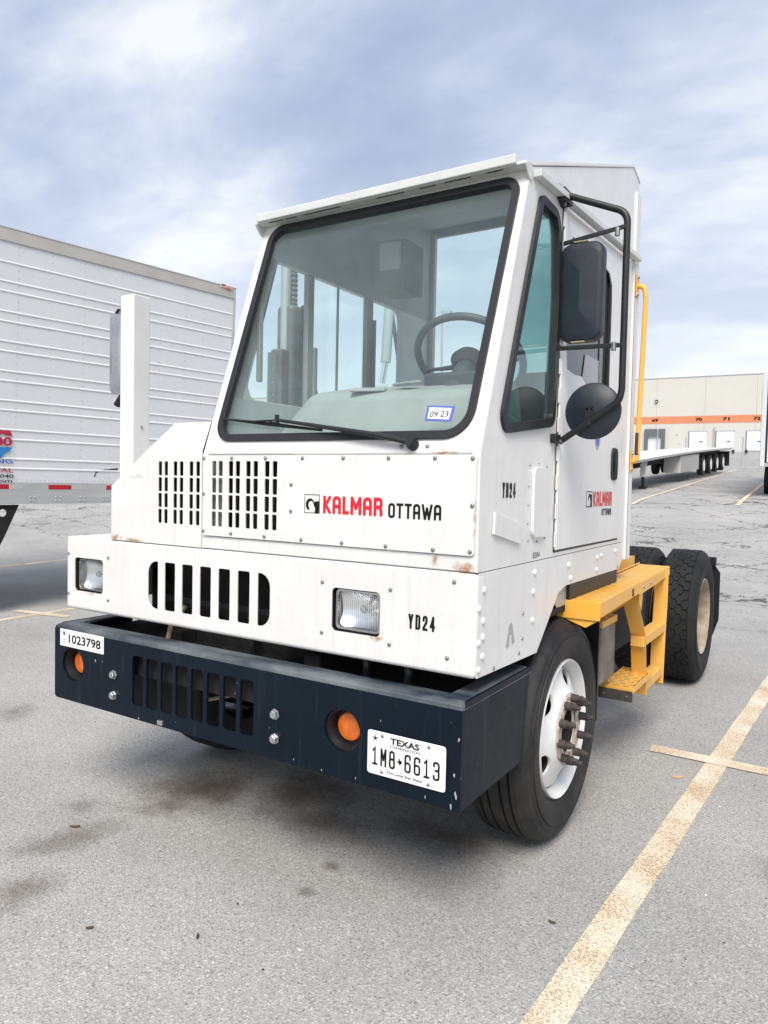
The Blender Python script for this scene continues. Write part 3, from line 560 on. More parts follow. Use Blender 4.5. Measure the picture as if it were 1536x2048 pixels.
for cx in (-.9215, .6265):
    h = MB(); h.strip([[(p[0], y, p[1]) for p in (rrect(cx-.1065*s, cx+.1065*s, 1.0695-.0805*s, 1.0695+.0805*s, .018, 4)+rrect(cx-.1065*s, cx+.1065*s, 1.0695-.0805*s, 1.0695+.0805*s, .018, 4)[:1])] for (y, s) in ((.0892, 1.0), (.12, 1.0), (.14, .96), (.19, .93))])
    h.box(cx-.1, cx+.1, .19, .2, .995, 1.145); hd = h.build('headlamp', 'black', T, angle=50)
    rf = MB(); rr_ = []
    for j_ in range(17):
        v = j_/8-1; rr_.append([(cx+u*.096, .116+.058*(1-(u*u+v*v)/2), 1.0695+v*.070) for u in [i_/10-1 for i_ in range(21)]])
    rf.strip(rr_); rf.build('reflector', 'chrome', hd, recalc=False, angle=89)
    MB().lathe((cx, .172, 1.0695), (0, -1, 0), [(-.01, .017), (.030, .017), (.038, .012), (.04, 0)], 16).build('bulb', 'steel', hd)
    ln = MB(); rows = []
    nx, nz_ = 60, 14
    for j in range(nz_+1):
        row = []
        for i in range(nx+1):
            u, v = i/nx*2-1, j/nz_*2-1; cr = max(abs(u), abs(v)); y = .104+.010*cr**6+.00035*math.cos(i*math.pi)*(1 if cr < .95 else 0)+(.006*(u*u+v*v)*.5)
            row.append((cx+u*.097, y, 1.0695+v*.071))
        rows.append(row)
    ln.strip(rows); ln.build('lens', 'lens', hd, recalc=False, angle=80)
    MB().plate(rrect(cx-.1005, cx+.1005, .995, 1.144, .02, 4), [rrect(cx-.092, cx+.092, 1.003, 1.136, .018, 4)], FRONT(.101), .02).build('trim_ring', 'steel', hd, .003)

# ---- engine hood on the passenger side
hood_cols = (-.437, -.399, -.341, -.303, -.243, -.203)
vent = lambda cols, wd, z1: [rrect(c, c+wd, z1-.0615-.0695*k, z1-.0695*k, .005, 2) for c in cols for k in range(4)]
hf = [(-.757, 1.2515), (-.168, 1.2515), (-.168, 1.6545), (-.529, 1.6545), (-.757, 1.50)]
hood = MB().plate(hf, vent(hood_cols, .022, 1.6145), FRONT(.086), .004).build('engine_hood', 'white', T, .002)
sh = MB(); yb = 1.45
F0 = [(-.757, .0865, 1.2515), (-.757, .0865, 1.50), (-.529, .0865, 1.6545), (-.168, .0865, 1.6545)]
sh.add([*F0, (-.392, ws_y(1.785), 1.785), (-.168, ws_y(1.785), 1.785), (-.757, yb, 1.2515), (-.757, yb, 1.50), (-.392, yb, 1.80), (-.168, yb, 1.80)],
       [(2, 3, 5, 4), (4, 5, 9, 8), (1, 2, 4, 8, 7), (0, 1, 7, 6)])
sh.build('shell', 'white', hood, .004, smooth=True)
box('vent_blackout', 'dark', hood, -.50, -.18, .20, .22, 1.27, 1.62, 0)  # dark sheet added so the hood vents read black
sans_text('lettering', 'Tier 3', 'grey', MB().plate(rrect(-.635, -.535, 1.545, 1.598, .001, 1), [], FRONT(.0846), .0014).build('small_sticker', 'white2', hood), (-.585, .0842, 1.549), X1, Z1, .034, .007)
# ---- cab front and access panel
cf = box('cab_front', 'white', T, -.164, XR, .086, .116, 1.2515, 1.304, .004)
pan_cols = (-.101, -.065, -.007, .031, .088, .127, .187, .227)
ap = MB().plate(rrect(-.155, 1.098, 1.3065, 1.640, (.003, .014, .014, .003), 3), vent(pan_cols, .024, 1.6165), FRONT(.078), .005).build('access_panel', 'white', T, .0018)
box('vent_blackout', 'dark', ap, -.14, .33, .20, .22, 1.28, 1.63, 0); box('hidden_bracket', 'bgrey', ap, -.108, -.036, .098, .104, 1.335, 1.55, 0)  # near-black sheet added behind the panel vents to deepen their shade
box('backing', 'white', ap, .31, XR-.004, .0865, .09, 1.3045, 1.639, 0)
for x, z in ((-.148, 1.628), (.01, 1.628), (.19, 1.628), (.375, 1.628), (.565, 1.628), (.76, 1.628), (.945, 1.628), (1.085, 1.627), (-.148, 1.48), (-.148, 1.325), (.01, 1.322), (.19, 1.32), (.375, 1.318), (.565, 1.318), (.755, 1.318), (.945, 1.318), (1.083, 1.32), (1.087, 1.472), (.322, 1.527), (.322, 1.425)):
    dot('screw', 'scr', dome_mesh(.0078, .006), 'screw', ap, (x, .078, z))
YL = .0772
lg = flat_poly('emblem', rrect(.389, .461, 1.421, 1.492, .0005, 1), 'ink', ap, (0, YL, 0), X1, Z1, [rrect(.3915, .4585, 1.4235, 1.4895, .0005, 1)])
horn = []
cx, cz = .416, 1.4535
for k in range(22): a = R(-115-k*11.5); horn.append((cx+.0205*math.cos(a), cz+.0235*math.sin(a)))
inner_ = []
for k in range(22): a = R(-115-k*11.5); inner_.append((cx+.004+.0125*math.cos(a), cz-.001+.0150*math.sin(a)))
flat_poly('emblem_horn', horn+[(.445, 1.466), (.4585, 1.468), (.4585, 1.452), (.440, 1.452)]+inner_[::-1], 'ink', ap, (0, YL-.0003, 0), X1, Z1)
flat_poly('emblem_head', [(.4585, 1.466), (.4585, 1.4235), (.437, 1.4235), (.441, 1.437), (.437, 1.446), (.432, 1.457), (.4405, 1.4665)], 'ink', ap, (0, YL-.0006, 0), X1, Z1, [circle(.4445, 1.4585, .0036, 12)])
stroke_text('lettering', 'KALMAR', 'red', ap, (.477, YL, 1.423), X1, Z1, .263, .0655, .0125, .007, [.95, 1, .75, 1.25, 1, 1])
stroke_text('lettering', 'OTTAWA', 'ink', ap, (.763, YL, 1.4185), X1, Z1, .211, .0525, .0088, .0055, [1, 1, 1, 1, 1.5, 1])

# ---- windshield wall
wo_ = [(-.118, 1.697), (1.062, 1.692), (1.083, 2.668), (-.116, 2.678)]
wr = roundpoly(wo_, (.085, .105, .07, .075), 8)
wall = MB().plate([(XL, 1.642), (XR, 1.642), (XR, 2.702), (XL, 2.702)], [inset(wr, .012)], WS, .03).build('windshield_frame', 'white', T, .012, seg=3)
MB().plate(wr, [inset(wr, .028)], lambda x, z, w: WS(x, z, w-.010), .03).build('gasket', 'rubber', wall, .008, seg=3)
MB().plate(inset(wr, .026), [], lambda x, z, w: WS(x, z, .012+w), .0005).build('windshield', 'pane', wall, smooth=False)
isp = MB().plate([(.867, 1.764), (.971, 1.758), (.976, 1.812), (.867, 1.819)], [], lambda x, z, w: WS(x, z, .010+w), .001).build('inspection_sticker', 'violet', wall)
MB().plate([(.877, 1.771), (.961, 1.765), (.965, 1.805), (.877, 1.811)], [], lambda x, z, w: WS(x, z, .0088+w), .001).build('paper', 'sticker', isp)
for (s_, x_, w_) in (('09', .884, .031), ('23', .926, .031)): sans_text('lettering', s_, 'ink', isp, WS(x_, 1.775, .0082), X1, (0, .329, .944), w_, .022, .01)
sans_text('lettering', 'TEXAS INSPECTION', 'grey', isp, WS(.90, 1.801, .0082), X1, (0, .329, .944), .05, .004, 0)
# wiper
wp = MB(); P0, P1_, P2_ = Vector(WS(.846, 1.676, -.022)), Vector(WS(.70, 1.70, -.035)), Vector(WS(.228, 1.768, -.030))
wp.tube([P0, P1_, P2_], [.017, .014, .009], 8, flat=.7); wp.lathe(WS(.85, 1.672, .0), (0, -.944, .329), [(-.006, .021), (.018, .021), (.024, .017), (.040, .013), (.040, 0)], 14)
wi = wp.build('wiper_arm', 'black', T)
bl = MB(); A, B = Vector(WS(.44, 1.732, -.008)), Vector(WS(-.098, 1.792, -.008)); bl.tube([A, (A+B)/2, B], [.006, .009, .005], 6); bl.tube([A+(B-A)*.08, A+(B-A)*.4+Vector((0, -.012, .004)), P2_], .004, 6); bl.tube([P2_, A+(B-A)*.65+Vector((0, -.012, .004)), B+(A-B)*.06], .0035, 6)
bl.tube([A+(B-A)*.3, A+(B-A)*.5+Vector((0, -.012, .012)), A+(B-A)*.72], .003, 6); bl.build('blade', 'rubber', wi); MB().tube([P2_+Vector((0, -.004, -.012)), P2_+Vector((.0, -.004, .02))], .009, 8).build('clip', 'black', wi)
for x in (.80, .905): dot('screw', 'scr', dome_mesh(.0078, .006), 'screw', wall, WS(x, 1.668, 0))

# ---- cab sides, rear wall, roof
side_out = [(.1175, 1.2515), (.0875, 1.2515), (.0875, 1.64), (ws_y(2.685)+.002, 2.685), (.458, 2.700), (1.885, 3.222), (2.02, 3.188), (2.02, 1.15), (1.93, 1.15), (1.91, 1.2515)]
qw = roundpoly([(.205, 1.712), (.762, 1.782), (.792, 2.30), (.775, 2.56), (.735, 2.628), (.545, 2.635)], (.06, .06, .2, .09, .06, .05), 6)
dw = [(.90, 2.032), (1.0, 2.022), (1.10, 2.028), (1.20, 1.985), (1.215, 1.962), (1.26, 1.968), (1.275, 1.955), (1.31, 1.972), (1.33, 1.958), (1.36, 1.975), (1.40, 1.962), (1.44, 1.965), (1.50, 1.956), (1.545, 1.97), (1.552, 2.05), (1.548, 2.44), (1.535, 2.53), (1.49, 2.575), (1.40, 2.585), (.93, 2.585), (.892, 2.54), (.885, 2.12)]
sw = MB().plate(side_out, [inset(qw, .012), roundpoly([(.86, 1.9), (1.58, 1.9), (1.58, 2.61), (.86, 2.61)], .04, 4)], SIDE(XR-.0005), .03).build('side_wall', 'white', T, .004)
MB().plate(qw, [inset(qw, .034)], lambda u, v, w: (XR+.012-w, u, v), .03).build('gasket', 'rubber', sw, .007, seg=3)
MB().plate(inset(qw, .03), [], SIDE(XR-.008), .0005).build('quarter_window', 'side', sw, smooth=False)
# door
do = [(.822, 1.278), (1.792, 1.278), (1.798, 2.728), (.822, 2.672)]
door = MB().plate(roundpoly(do, .006, 2), [dw], SIDE(XR+.0065), .007).build('door', 'white', T, .002)
box('door_gap', 'black', door, XR-.002, XR+.0012, .812, 1.80, 1.268, 1.277, 0); box('door_gap', 'black', door, XR-.002, XR+.0012, .810, .8205, 1.272, 2.67, 0); box('door_gap', 'rubber', door, XR-.002, XR+.0012, 1.794, 1.803, 1.268, 2.72, 0)
MB().plate(inset(do, .05), [], SIDE(XR-.012), .0006).build('window_pane', 'dglass', door, smooth=False)
box('window_post', 'black', door, XR-.03, XR-.012, 1.39, 1.42, 1.9, 2.6, .002); box('window_edge', 'rubber', door, XR-.01, XR+.004, 1.528, 1.549, 1.97, 2.53, .002)
MB().plate([(1.14, 1.98), (1.19, 2.14), (1.39, 2.14), (1.39, 1.94), (1.2, 1.94)], [], SIDE(XR-.006), .003).build('frosted_film', 'grey', door)
for k in range(12): z = 1.29+k*.118; MB().box(XR+.004, XR+.0105, .803, .838, z, z+.062).build('hinge', 'white2', door, .002)
MB().tube([(XR+.006, .8205, 1.28), (XR+.006, .8205, 2.67)], .0065, 8).build('hinge_pin', 'white2', door)
hd_ = MB().plate(rrect(1.615, 1.725, 1.578, 1.742, .035, 5), [rrect(1.637, 1.703, 1.60, 1.72, .024, 5)], SIDE(XR+.0135), .008).build('door_handle', 'black', door, .003); MB().plate(rrect(1.62, 1.72, 1.583, 1.737, .03, 5), [], SIDE(XR+.0075), .001).build('recess', 'black', hd_)
MB().tube([(XR+.012, 1.67, 1.735), (XR+.016, 1.67, 1.66), (XR+.012, 1.67, 1.585)], .012, 8).build('paddle', 'rubber', hd_)
Y1 = (0, 1, 0); XD = XR+.0073
flat_poly('emblem', rrect(1.222, 1.312, 1.448, 1.522, .001, 1), 'ink', door, (XD, 0, 0), Y1, Z1, [rrect(1.227, 1.307, 1.453, 1.518, .001, 1)])
flat_poly('emblem_horn', [(1.25, 1.49), (1.265, 1.512), (1.29, 1.508), (1.307, 1.505), (1.307, 1.453), (1.285, 1.453), (1.288, 1.475), (1.275, 1.495), (1.262, 1.495), (1.255, 1.475)], 'ink', door, (XD, 0, 0), Y1, Z1)
stroke_text('lettering', 'KALMAR', 'red', door, (XD, 1.33, 1.450), Y1, Z1, .318, .072, .0155, .009, [.95, 1, .75, 1.25, 1, 1]); stroke_text('lettering', 'OTTAWA', 'ink', door, (XD, 1.475, 1.404), Y1, Z1, .168, .034, .008, .006, [1, 1, 1, 1, 1.5, 1])
flat_poly('badge', [(-.045, .03), (-.03, .05), (.03, .05), (.045, .03), (.04, -.02), (0, -.05), (-.04, -.02)], 'grey', door, (XD, 1.37, 1.765), Y1, Z1); flat_poly('badge_centre', [(-.03, .02), (.03, .02), (.022, -.015), (0, -.032), (-.022, -.015)], 'violet', door, (XD+.0004, 1.37, 1.765), Y1, Z1)
# side wall fittings
vb = MB().plate(rrect(.548, .690, 1.343, 1.612, .03, 5), [], SIDE(XR+.014), .014).build('intake_cover', 'white', T, .007, seg=3)
for y, z in ((.525, 1.62), (.62, 1.63), (.71, 1.62), (.52, 1.54), (.52, 1.47), (.52, 1.40), (.528, 1.335), (.62, 1.325), (.705, 1.335)): dot('screw', 'scs', lambda: MB().lathe((0, 0, 0), (1, 0, 0), [(0, .005), (.003, .004), (.004, 0)], 8).mesh('pin'), 'screw', sw, (XR, y, z))
ml = MB(); ml.plate([(.190, 1.374), (.196, 1.449), (.440, 1.398), (.434, 1.326)], [], SIDE(XR+.011), .011); ml.build('side_marker', 'white', T, .004, seg=3)
stroke_text('lettering', 'YD24', 'ink', sw, (XR+.0006, .272, 1.497), Y1, Z1, .118, .054, .0105, .010)
sans_text('lettering', 'ESN', 'ink', sw, (XR+.0006, .585, 1.262), Y1, Z1, .07, .022, 0)
# skirt below the cab
skirt = MB().plate([(.104, .8965), (.66, .881), (.903, 1.092), (1.0, 1.112), (1.863, 1.108), (1.92, 1.15), (1.915, 1.248), (.104, 1.2485)], [], SIDE(XR-.001), .006).build('side_skirt', 'white', T, .002)
for y, z in ((.14, 1.19), (.105, 1.13), (.14, 1.085), (.107, 1.015), (.14, .965), (.112, .925), (.60, 1.13), (.60, 1.02), (.61, 1.205), (.14, 1.03), (1.02, 1.20), (1.05, 1.14), (1.45, 1.20), (1.52, 1.205), (1.45, 1.14), (1.78, 1.21)): dot('rivet', 'riv', lambda: MB().lathe((0, 0, 0), (1, 0, 0), [(0, .013), (.004, .012), (.008, .008), (.009, 0)], 12).mesh('rivet'), 'white2', skirt, (XR-.001, y, z))
for y, z in ((.50, 1.06), (.50, .965), (.47, .915), (.24, .905)): dot('screw', 'scs2', lambda: MB().lathe((0, 0, 0), (1, 0, 0), [(0, .008), (.003, .007), (.005, 0)], 8).mesh('pin'), 'screw', skirt, (XR-.001, y, z))
flat_poly('torn_sticker', [(.345, .955), (.37, 1.03), (.385, 1.045), (.40, 1.03), (.425, .965), (.40, .96), (.395, 1.0), (.375, 1.0), (.37, .958)], 'grey', skirt, (XR+.0002, 0, 0), Y1, Z1)
MB().plate([(.885, 1.06), (.935, 1.155), (1.06, 1.15), (1.06, 1.02), (.94, 1.02)], [], SIDE(XR-.02), .004).build('wheel_arch_bracket', 'rail', skirt, .001)
box('sill_gap', 'black', skirt, XR-.05, XR-.004, 1.06, 1.84, 1.02, 1.11, 0)
# left wall with its sliding windows
lw_ = roundpoly([(.345, 1.90), (1.615, 1.90), (1.615, 2.55), (.512, 2.55), (.32, 1.955)], (.05, .05, .06, .02, .04), 5)
left = MB().plate(side_out, [lw_], lambda u, v, w: (XL+w, u, v), .03).build('side_wall', ['white'], T, .003)
MB().plate(inset(lw_, .004), [], lambda u, v, w: (XL+.012+w, u, v), .0005).build('sliding_window', 'clear', left, smooth=False)
for y0, y1 in ((.737, .782), (1.255, 1.312)): box('mullion', 'innerdark', left, XL+.002, XL+.032, y0, y1, 1.902, 2.548, .002)
box('slider_edge', 'innerdark', left, XL+.010, XL+.02, .997, 1.006, 1.902, 2.548, 0); box('latch', 'innerdark', left, XL+.03, XL+.045, 1.31, 1.325, 2.02, 2.44, .002); box('latch', 'innerdark', left, XL+.03, XL+.045, .78, .80, 1.91, 2.2, .002)
box('lining', 'inner', left, XL+.0305, XL+.034, .2, 1.98, 1.3, 1.895, 0); MB().plate([(.52, 2.557), (1.98, 2.557), (1.98, 3.15), (1.86, 3.17), (.50, 2.69)], [], lambda u, v, w: (XL+.0305+w, u, v), .003).build('lining', 'inner', left)
MB().plate([(.22, 1.72), (.31, 1.97), (.50, 2.55), (.46, 2.56), (.16, 1.75)], [], lambda u, v, w: (XL+.0305+w, u, v), .003).build('pillar_lining', 'innerdark', left)
box('pillar_bar', 'innerdark', left, XL+.04, XL+.06, .36, .385, 1.98, 2.46, .004).rotation_euler = (0, 0, 0)
# rear wall and its glazed door
rear = MB().plate([(XL+.031, 1.15), (XR-.031, 1.15), (XR-.031, 3.165), (XL+.031, 3.165)], [rrect(-.128, .66, 1.62, 3.085, .01, 4)], FRONT(1.985), .03).build('rear_wall', 'inner', T, .003)
MB().plate(rrect(-.127, .658, 1.622, 3.083, .01, 4), [], FRONT(1.998), .0005).build('rear_window', 'clear', rear, smooth=False)
box('door_track', 'white2', rear, -.131, -.106, 1.95, 1.984, 1.27, 3.1, .003)
# roof
ro = [(.400, 2.690), (.455, 2.7025), (1.885, 3.2235), (2.03, 3.187), (2.03, 3.200), (1.888, 3.238), (.45, 2.716), (.400, 2.702)]
roof = MB().plate(ro, [], lambda u, v, w: (XL-.012+w, u, v), XR-XL+.016).build('roof', 'white', T, .004)
box('gutter_lip', 'roof', roof, XL+.006, XR-.032, .383, .402, 2.692, 2.727, .005)
MB().plate([(.395, 2.69), (.44, 2.70), (.465, 2.68), (.45, 2.645), (.425, 2.655)], [], lambda u, v, w: (XL-.012+w, u, v), .012).build('end_cap', 'roof', roof, .002)
MB().plate([(.395, 2.69), (.455, 2.704), (.47, 2.67), (.45, 2.645), (.425, 2.655)], [], lambda u, v, w: (XR-.002+w, u, v), .006).build('end_cap', 'roof', roof, .002)
MB().add([(x, y, z) for (y, z) in ((.402, 2.6893), (ws_y(2.70)-.004, 2.6893), ) for x in (XL, XR-.002)], [(0, 1, 3, 2)]).build('soffit', 'roof', roof, smooth=False)
for x0, x1 in ((-.10, -.02), (-.005, .055), (.095, .29), (.47, .60), (.67, .74), (.78, .89), (.955, 1.02)): MB().box(x0, x1, .4045, .4075, 2.6865, 2.6892).build('soffit_slot', 'black', roof)
MB().plate([(.47, 2.694), (.50, 2.704), (1.985, 3.145), (1.985, 3.135), (.47, 2.684)], [], lambda u, v, w: (XL+.034+w, u, v), XR-XL-.07).build('headlining', 'inner', T)
rl = MB().obox((XR+.016, 1.2375, 2.7275), (.0165, 0, 0), (0, .761, .0465), (0, -.0009, .0135)).build('drip_rail', 'roof', T, .003)
MB().obox((XR+.012, 1.31, 2.690), (.008, 0, 0), (0, .50, .029), (0, 0, .006)).build('door_rail', 'white2', T, .002)
box('rear_pillar', 'white', T, XR-.03, XR+.012, 1.945, 2.035, 1.15, 3.12, .006)
box('pillar_seam', 'rubber', T, XR+.0122, XR+.0128, 1.952, 1.956, 1.15, 2.74, 0)

# ---- driver's mirrors on a bent tube
def smooth_path(pts, r, n=6): return roundpoly([tuple(p) for p in pts], r, n, False)
arm = MB(); arm.tube(smooth_path([(1.135, .80, 2.705), (1.20, .80, 2.675), (1.368, .80, 2.60), (1.368, .80, 1.925), (1.36, .80, 1.878), (1.125, .80, 1.722)], [0, 0, .06, .06, .05, 0]), .0135, 12)
arm.lathe((1.128, .80, 2.705), (0, 0, 1), [(-.03, 0), (-.03, .012), (.012, .012), (.012, 0)], 10)
ma = arm.build('mirror_arm', 'black', T)
MB().plate(roundpoly([(.715, 2.73), (.86, 2.73), (.865, 2.705), (.80, 2.66), (.775, 2.66), (.715, 2.69)], .008, 3), [], SIDE(XR+.014), .013).build('bracket', 'black', ma, .003)
box('bracket', 'black', ma, XR+.001, XR+.032, .735, .84, 2.675, 2.722, .004); box('bracket', 'black', ma, XR+.001, XR+.024, .735, .80, 1.715, 1.752, .004); MB().tube([(1.118, .775, 1.73), (1.14, .80, 1.722)], .007, 8).build('pivot', 'screw', ma)
for y, z in ((.73, 2.715), (.845, 2.71), (.79, 2.675)): dot('bolt', 'mbolt', lambda: MB().lathe((0, 0, 0), (1, 0, 0), [(0, .010), (.006, .009), (.007, 0)], 8).mesh('bolthead'), 'screw', ma, (XR+.014, y, z))
def bar(z0, z1, name): o = MB().obox((1.245, .79, (z0+z1)/2), (.125, 0, (z1-z0)/2), (0, .004, 0), (-.0, 0, .009)).build(name, 'black', ma, .003); return o
bar(2.515, 2.545, 'stay'); bar(2.098, 2.092, 'stay')
for z in (2.535, 2.096): MB().lathe((1.335, .785, z-.012), (0, 0, 1), [(-.012, 0), (-.012, .010), (.02, .010), (.02, 0)], 8).build('clamp_bolt', 'screw', ma)
for (x0, z) in ((1.165, 2.512), (1.165, 2.118)): box('shim', 'hose', ma, x0, x0+.055, .782, .80, z-.003, z+.003, .001)
mh = MB(); rows = []
for (s, y) in ((1.0, .83), (1.0, .805), (.985, .790), (.95, .780), (.80, .775)):
    q = rrect(1.198-.0865*s, 1.198+.0865*s, 2.315-.196*s-(1-s)*.05, 2.315+.196*s+(1-s)*.05, .045*s, 6); rows.append([(p[0], y, p[1]) for p in q]+[(q[0][0], y, q[0][1])])
mh.strip(rows); q = rrect(1.198-.0865*.8, 1.198+.0865*.8, 2.315-.196*.8-.01, 2.315+.196*.8+.01, .036, 6)
mh.strip([[(p[0], .775, p[1]) for p in q+q[:1]], [(1.198+(p[0]-1.198)*.12, .764, 2.315+max(-.085, min(.085, (p[1]-2.315)*.6))) for p in q+q[:1]], [(1.198, .7635, 2.315+max(-.08, min(.08, (p[1]-2.315)*.6))) for p in q+q[:1]]])
mir = mh.build('mirror', 'plastic', T, angle=25); MB().plate(rrect(1.118, 1.278, 2.125, 2.505, .04, 5), [], FRONT(.826), .002).build('mirror_glass', 'chrome', mir)
rm = MB().lathe((1.247, .84, 1.846), (0, -1, 0), [(-.004, 0), (-.004, .112), (.004, .1135), (.010, .110), (.012, .104), (.022, .085), (.034, .04), (.036, 0)], 48).build('round_mirror', 'plastic', T)
MB().plate(rrect(1.225, 1.262, 1.80, 1.865, .004, 2), [circle(1.235, 1.85, .005, 10), circle(1.252, 1.85, .005, 10)], FRONT(.796), .004).build('bracket', 'black', rm, .001); MB().tube([(1.243, .80, 1.81), (1.243, .80, 1.79)], .014, 8).build('clamp', 'black', rm)
# passenger mirror post
mp_ = box('mirror_post', 'white2', T, -1.135, -1.028, .42, .527, 1.25, 2.492, .006)
for x, z in ((-1.045, 1.81), (-1.045, 1.80)): MB().tube([(-1.027, .475, z+.0), (-1.024, .475, z)], .004, 8).build('screw', 'screw', mp_)
pm = MB(); rows = []
for (s, y) in ((1, .50), (1, .475), (.94, .46), (.7, .452), (.02, .450)):
    q = rrect(-1.215-.062*s, -1.215+.062*s, 2.21-.215*s, 2.21+.215*s, .012*s+.0005, 3); rows.append([(p[0], y, p[1]) for p in q]+[(q[0][0], y, q[0][1])])
pm.strip(rows); po = pm.build('mirror', 'steel', T, angle=30); MB().tube([(-1.14, .48, 2.43), (-1.23, .48, 2.44), (-1.25, .48, 2.42)], .008, 8).build('stay', 'black', po); MB().tube([(-1.13, .48, 1.985), (-1.2, .48, 1.975), (-1.235, .48, 1.93)], [.01, .016, .02], 8).build('stay', 'black', po)

# ---- grab handle
gh = MB(); gh.tube(smooth_path([(XR+.012, 1.985, 2.63), (XR+.055, 1.985, 2.62), (XR+.062, 1.985, 2.56), (XR+.045, 1.985, 1.73), (XR+.043, 1.985, 1.69), (XR+.012, 1.985, 1.685)], [0, .03, .03, .02, .02, 0]), .0135, 12); g_ = gh.build('grab_handle', 'yellow', T)
for z in (2.632, 1.69): box('foot_plate', 'yellow', g_, XR+.0125, XR+.019, 1.955, 2.012, z-.062, z+.055, .003)
MB().tube([(XR+.0453, 1.985, 1.84), (XR+.0438, 1.985, 1.72)], .0142, 12).build('worn_patch', 'rust', g_)
for z in (2.675, 2.585, 1.73, 1.645): dot('bolt', 'mbolt', None, 'screw', g_, (XR+.019, 1.985, z))

# ---- yellow running board, ladder and steps
def plat_x(y): return 1.238-.0408*(y-1.055)
PM = lambda zt: (lambda u, v, w: (plat_x(v)-.183+u, v, zt-w))
def grate(name, x1, y0, y1, fn, t, parent, nx, ny, mat='yellow', sx=.044, sy=.027):
    hs = []
    for j in range(ny):
        for i in range(nx):
            cx = x1*(i+.5+(.18 if j % 2 else -.18))/nx; cy = y0+(y1-y0)*(j+.5)/ny; hs.append([(cx-sx*.5, cy), (cx-sx*.3, cy-sy*.5), (cx+sx*.3, cy-sy*.5), (cx+sx*.5, cy), (cx+sx*.3, cy+sy*.5), (cx-sx*.3, cy+sy*.5)])
    return MB().plate([(0.0, y0), (x1, y0), (x1, y1), (0.0, y1)], hs, fn, t).build(name, mat, parent, smooth=False)
rb = grate('running_board', .183, 1.062, 2.885, PM(1.04), .005, T, 3, 36)
def slab(name, pts, mat, parent, bevel=.002): # pts: 4 lower + 4 upper
    return MB().add(pts, [(0, 3, 2, 1), (4, 5, 6, 7), (0, 1, 5, 4), (1, 2, 6, 5), (2, 3, 7, 6), (3, 0, 4, 7)]).build(name, mat, parent, bevel)
a0, a1 = plat_x(1.062), plat_x(2.885)
slab('outer_rail', [(a0-.004, 1.06, .975), (a0+.004, 1.06, .975), (a1+.004, 2.89, .985), (a1-.004, 2.89, .985), (a0-.004, 1.06, 1.042), (a0+.004, 1.06, 1.042), (a1+.004, 2.89, 1.042), (a1-.004, 2.89, 1.042)], 'yellow', rb)
slab('front_rail', [(a0-.19, 1.052, .962), (a0+.004, 1.052, .962), (a0+.004, 1.0595, .962), (a0-.19, 1.0595, .962), (a0-.19, 1.052, 1.0415), (a0+.004, 1.052, 1.0415), (a0+.004, 1.0595, 1.0415), (a0-.19, 1.0595, 1.0415)], 'yellow', rb)
slab('inner_rail', [(a0-.19, 1.06, .985), (a0-.184, 1.06, .985), (a1-.184, 2.89, .985), (a1-.19, 2.89, .985), (a0-.19, 1.06, 1.05), (a0-.184, 1.06, 1.05), (a1-.184, 2.89, 1.05), (a1-.19, 2.89, 1.05)], 'yellow', rb)
MB().add([(a0-.18, 1.06, .965), (a0-.06, 1.06, .925), (a0+.0, 1.06, .965), (a0-.18, 1.9, .965), (a0-.07, 1.9, .935), (a0-.03, 1.9, .965)], [(0, 1, 2), (3, 5, 4), (0, 3, 4, 1), (1, 4, 5, 2)]).build('gusset', 'yellow', rb, .002)
slab('splice_plate', [(plat_x(1.9)+.0045, 1.90, .972), (plat_x(1.9)+.009, 1.90, .972), (a1+.009, 2.88, .983), (a1+.0045, 2.88, .983), (plat_x(1.9)+.0045, 1.9, 1.038), (plat_x(1.9)+.009, 1.9, 1.038), (a1+.009, 2.88, 1.038), (a1+.0045, 2.88, 1.038)], 'yellow', rb)
for y in (2.0, 2.2, 2.78): dot('bolt', 'mbolt', None, 'screw', rb, (plat_x(y)+.009, y, 1.008))
box('latch_hole', 'black', rb, plat_x(1.74)+.0032, plat_x(1.74)+.0048, 1.72, 1.765, .985, 1.025, .001)
lad = MB(); ox, ix = 1.196, 1.114
def leg(name, pts, parent): # pts: (y,z) polyline; plate of thickness .008 facing forward
    mb = MB(); rows = []
    for side, off in ((0, 0), (1, 0), (1, .009), (0, .009), (0, 0)): rows.append([((ox if side else ix), y+off, z) for (y, z) in pts])
    mb.strip(rows); return mb.build(name, 'yellow', parent, .0015)
ld = leg('ladder', [(1.95, .985), (1.985, .88), (2.14, .72), (2.225, .355)], T)
leg('rear_stile', [(2.715, 1.03), (2.715, .82), (2.69, .66), (2.665, .325)], ld); 
for (y0, y1, z) in ((2.125, 2.695, .68), (2.222, 2.665, .41)): box('rung', 'yellow', ld, ix+.004, ox-.004, y0, y1, z-.032, z+.026, .004)
slab('side_web', [(ox-.004, 1.955, .95), (ox+.001, 1.955, .95), (ox+.001, 2.02, .87), (ox-.004, 2.02, .87), (ox-.004, 1.955, .985), (ox+.001, 1.955, .985), (ox+.001, 2.05, .985), (ox-.004, 2.05, .985)], 'yellow', ld)
ls = grate('lower_step', .165, 1.845, 2.30, lambda u, v, w: (1.035+u, v, .482-w), .005, T, 3, 9, sx=.042, sy=.028)
box('front_rail', 'yellow', ls, 1.03, 1.206, 1.835, 1.843, .452, .481, .002); box('bracket', 'rust', ls, 1.03, 1.209, 1.822, 1.834, .412, .468, .002); box('rail', 'yellow', ls, 1.2005, 1.206, 1.845, 2.3, .45, .483, .001)
for x in (1.06, 1.18): MB().lathe((x, 1.822, .44), (0, -1, 0), [(0, .008), (.004, .007), (.005, 0)], 8).build('bolt', 'screw', ls)
bb = box('battery_box', 'bgrey', T, .55, 1.10, 1.60, 1.872, .53, .825, .012)
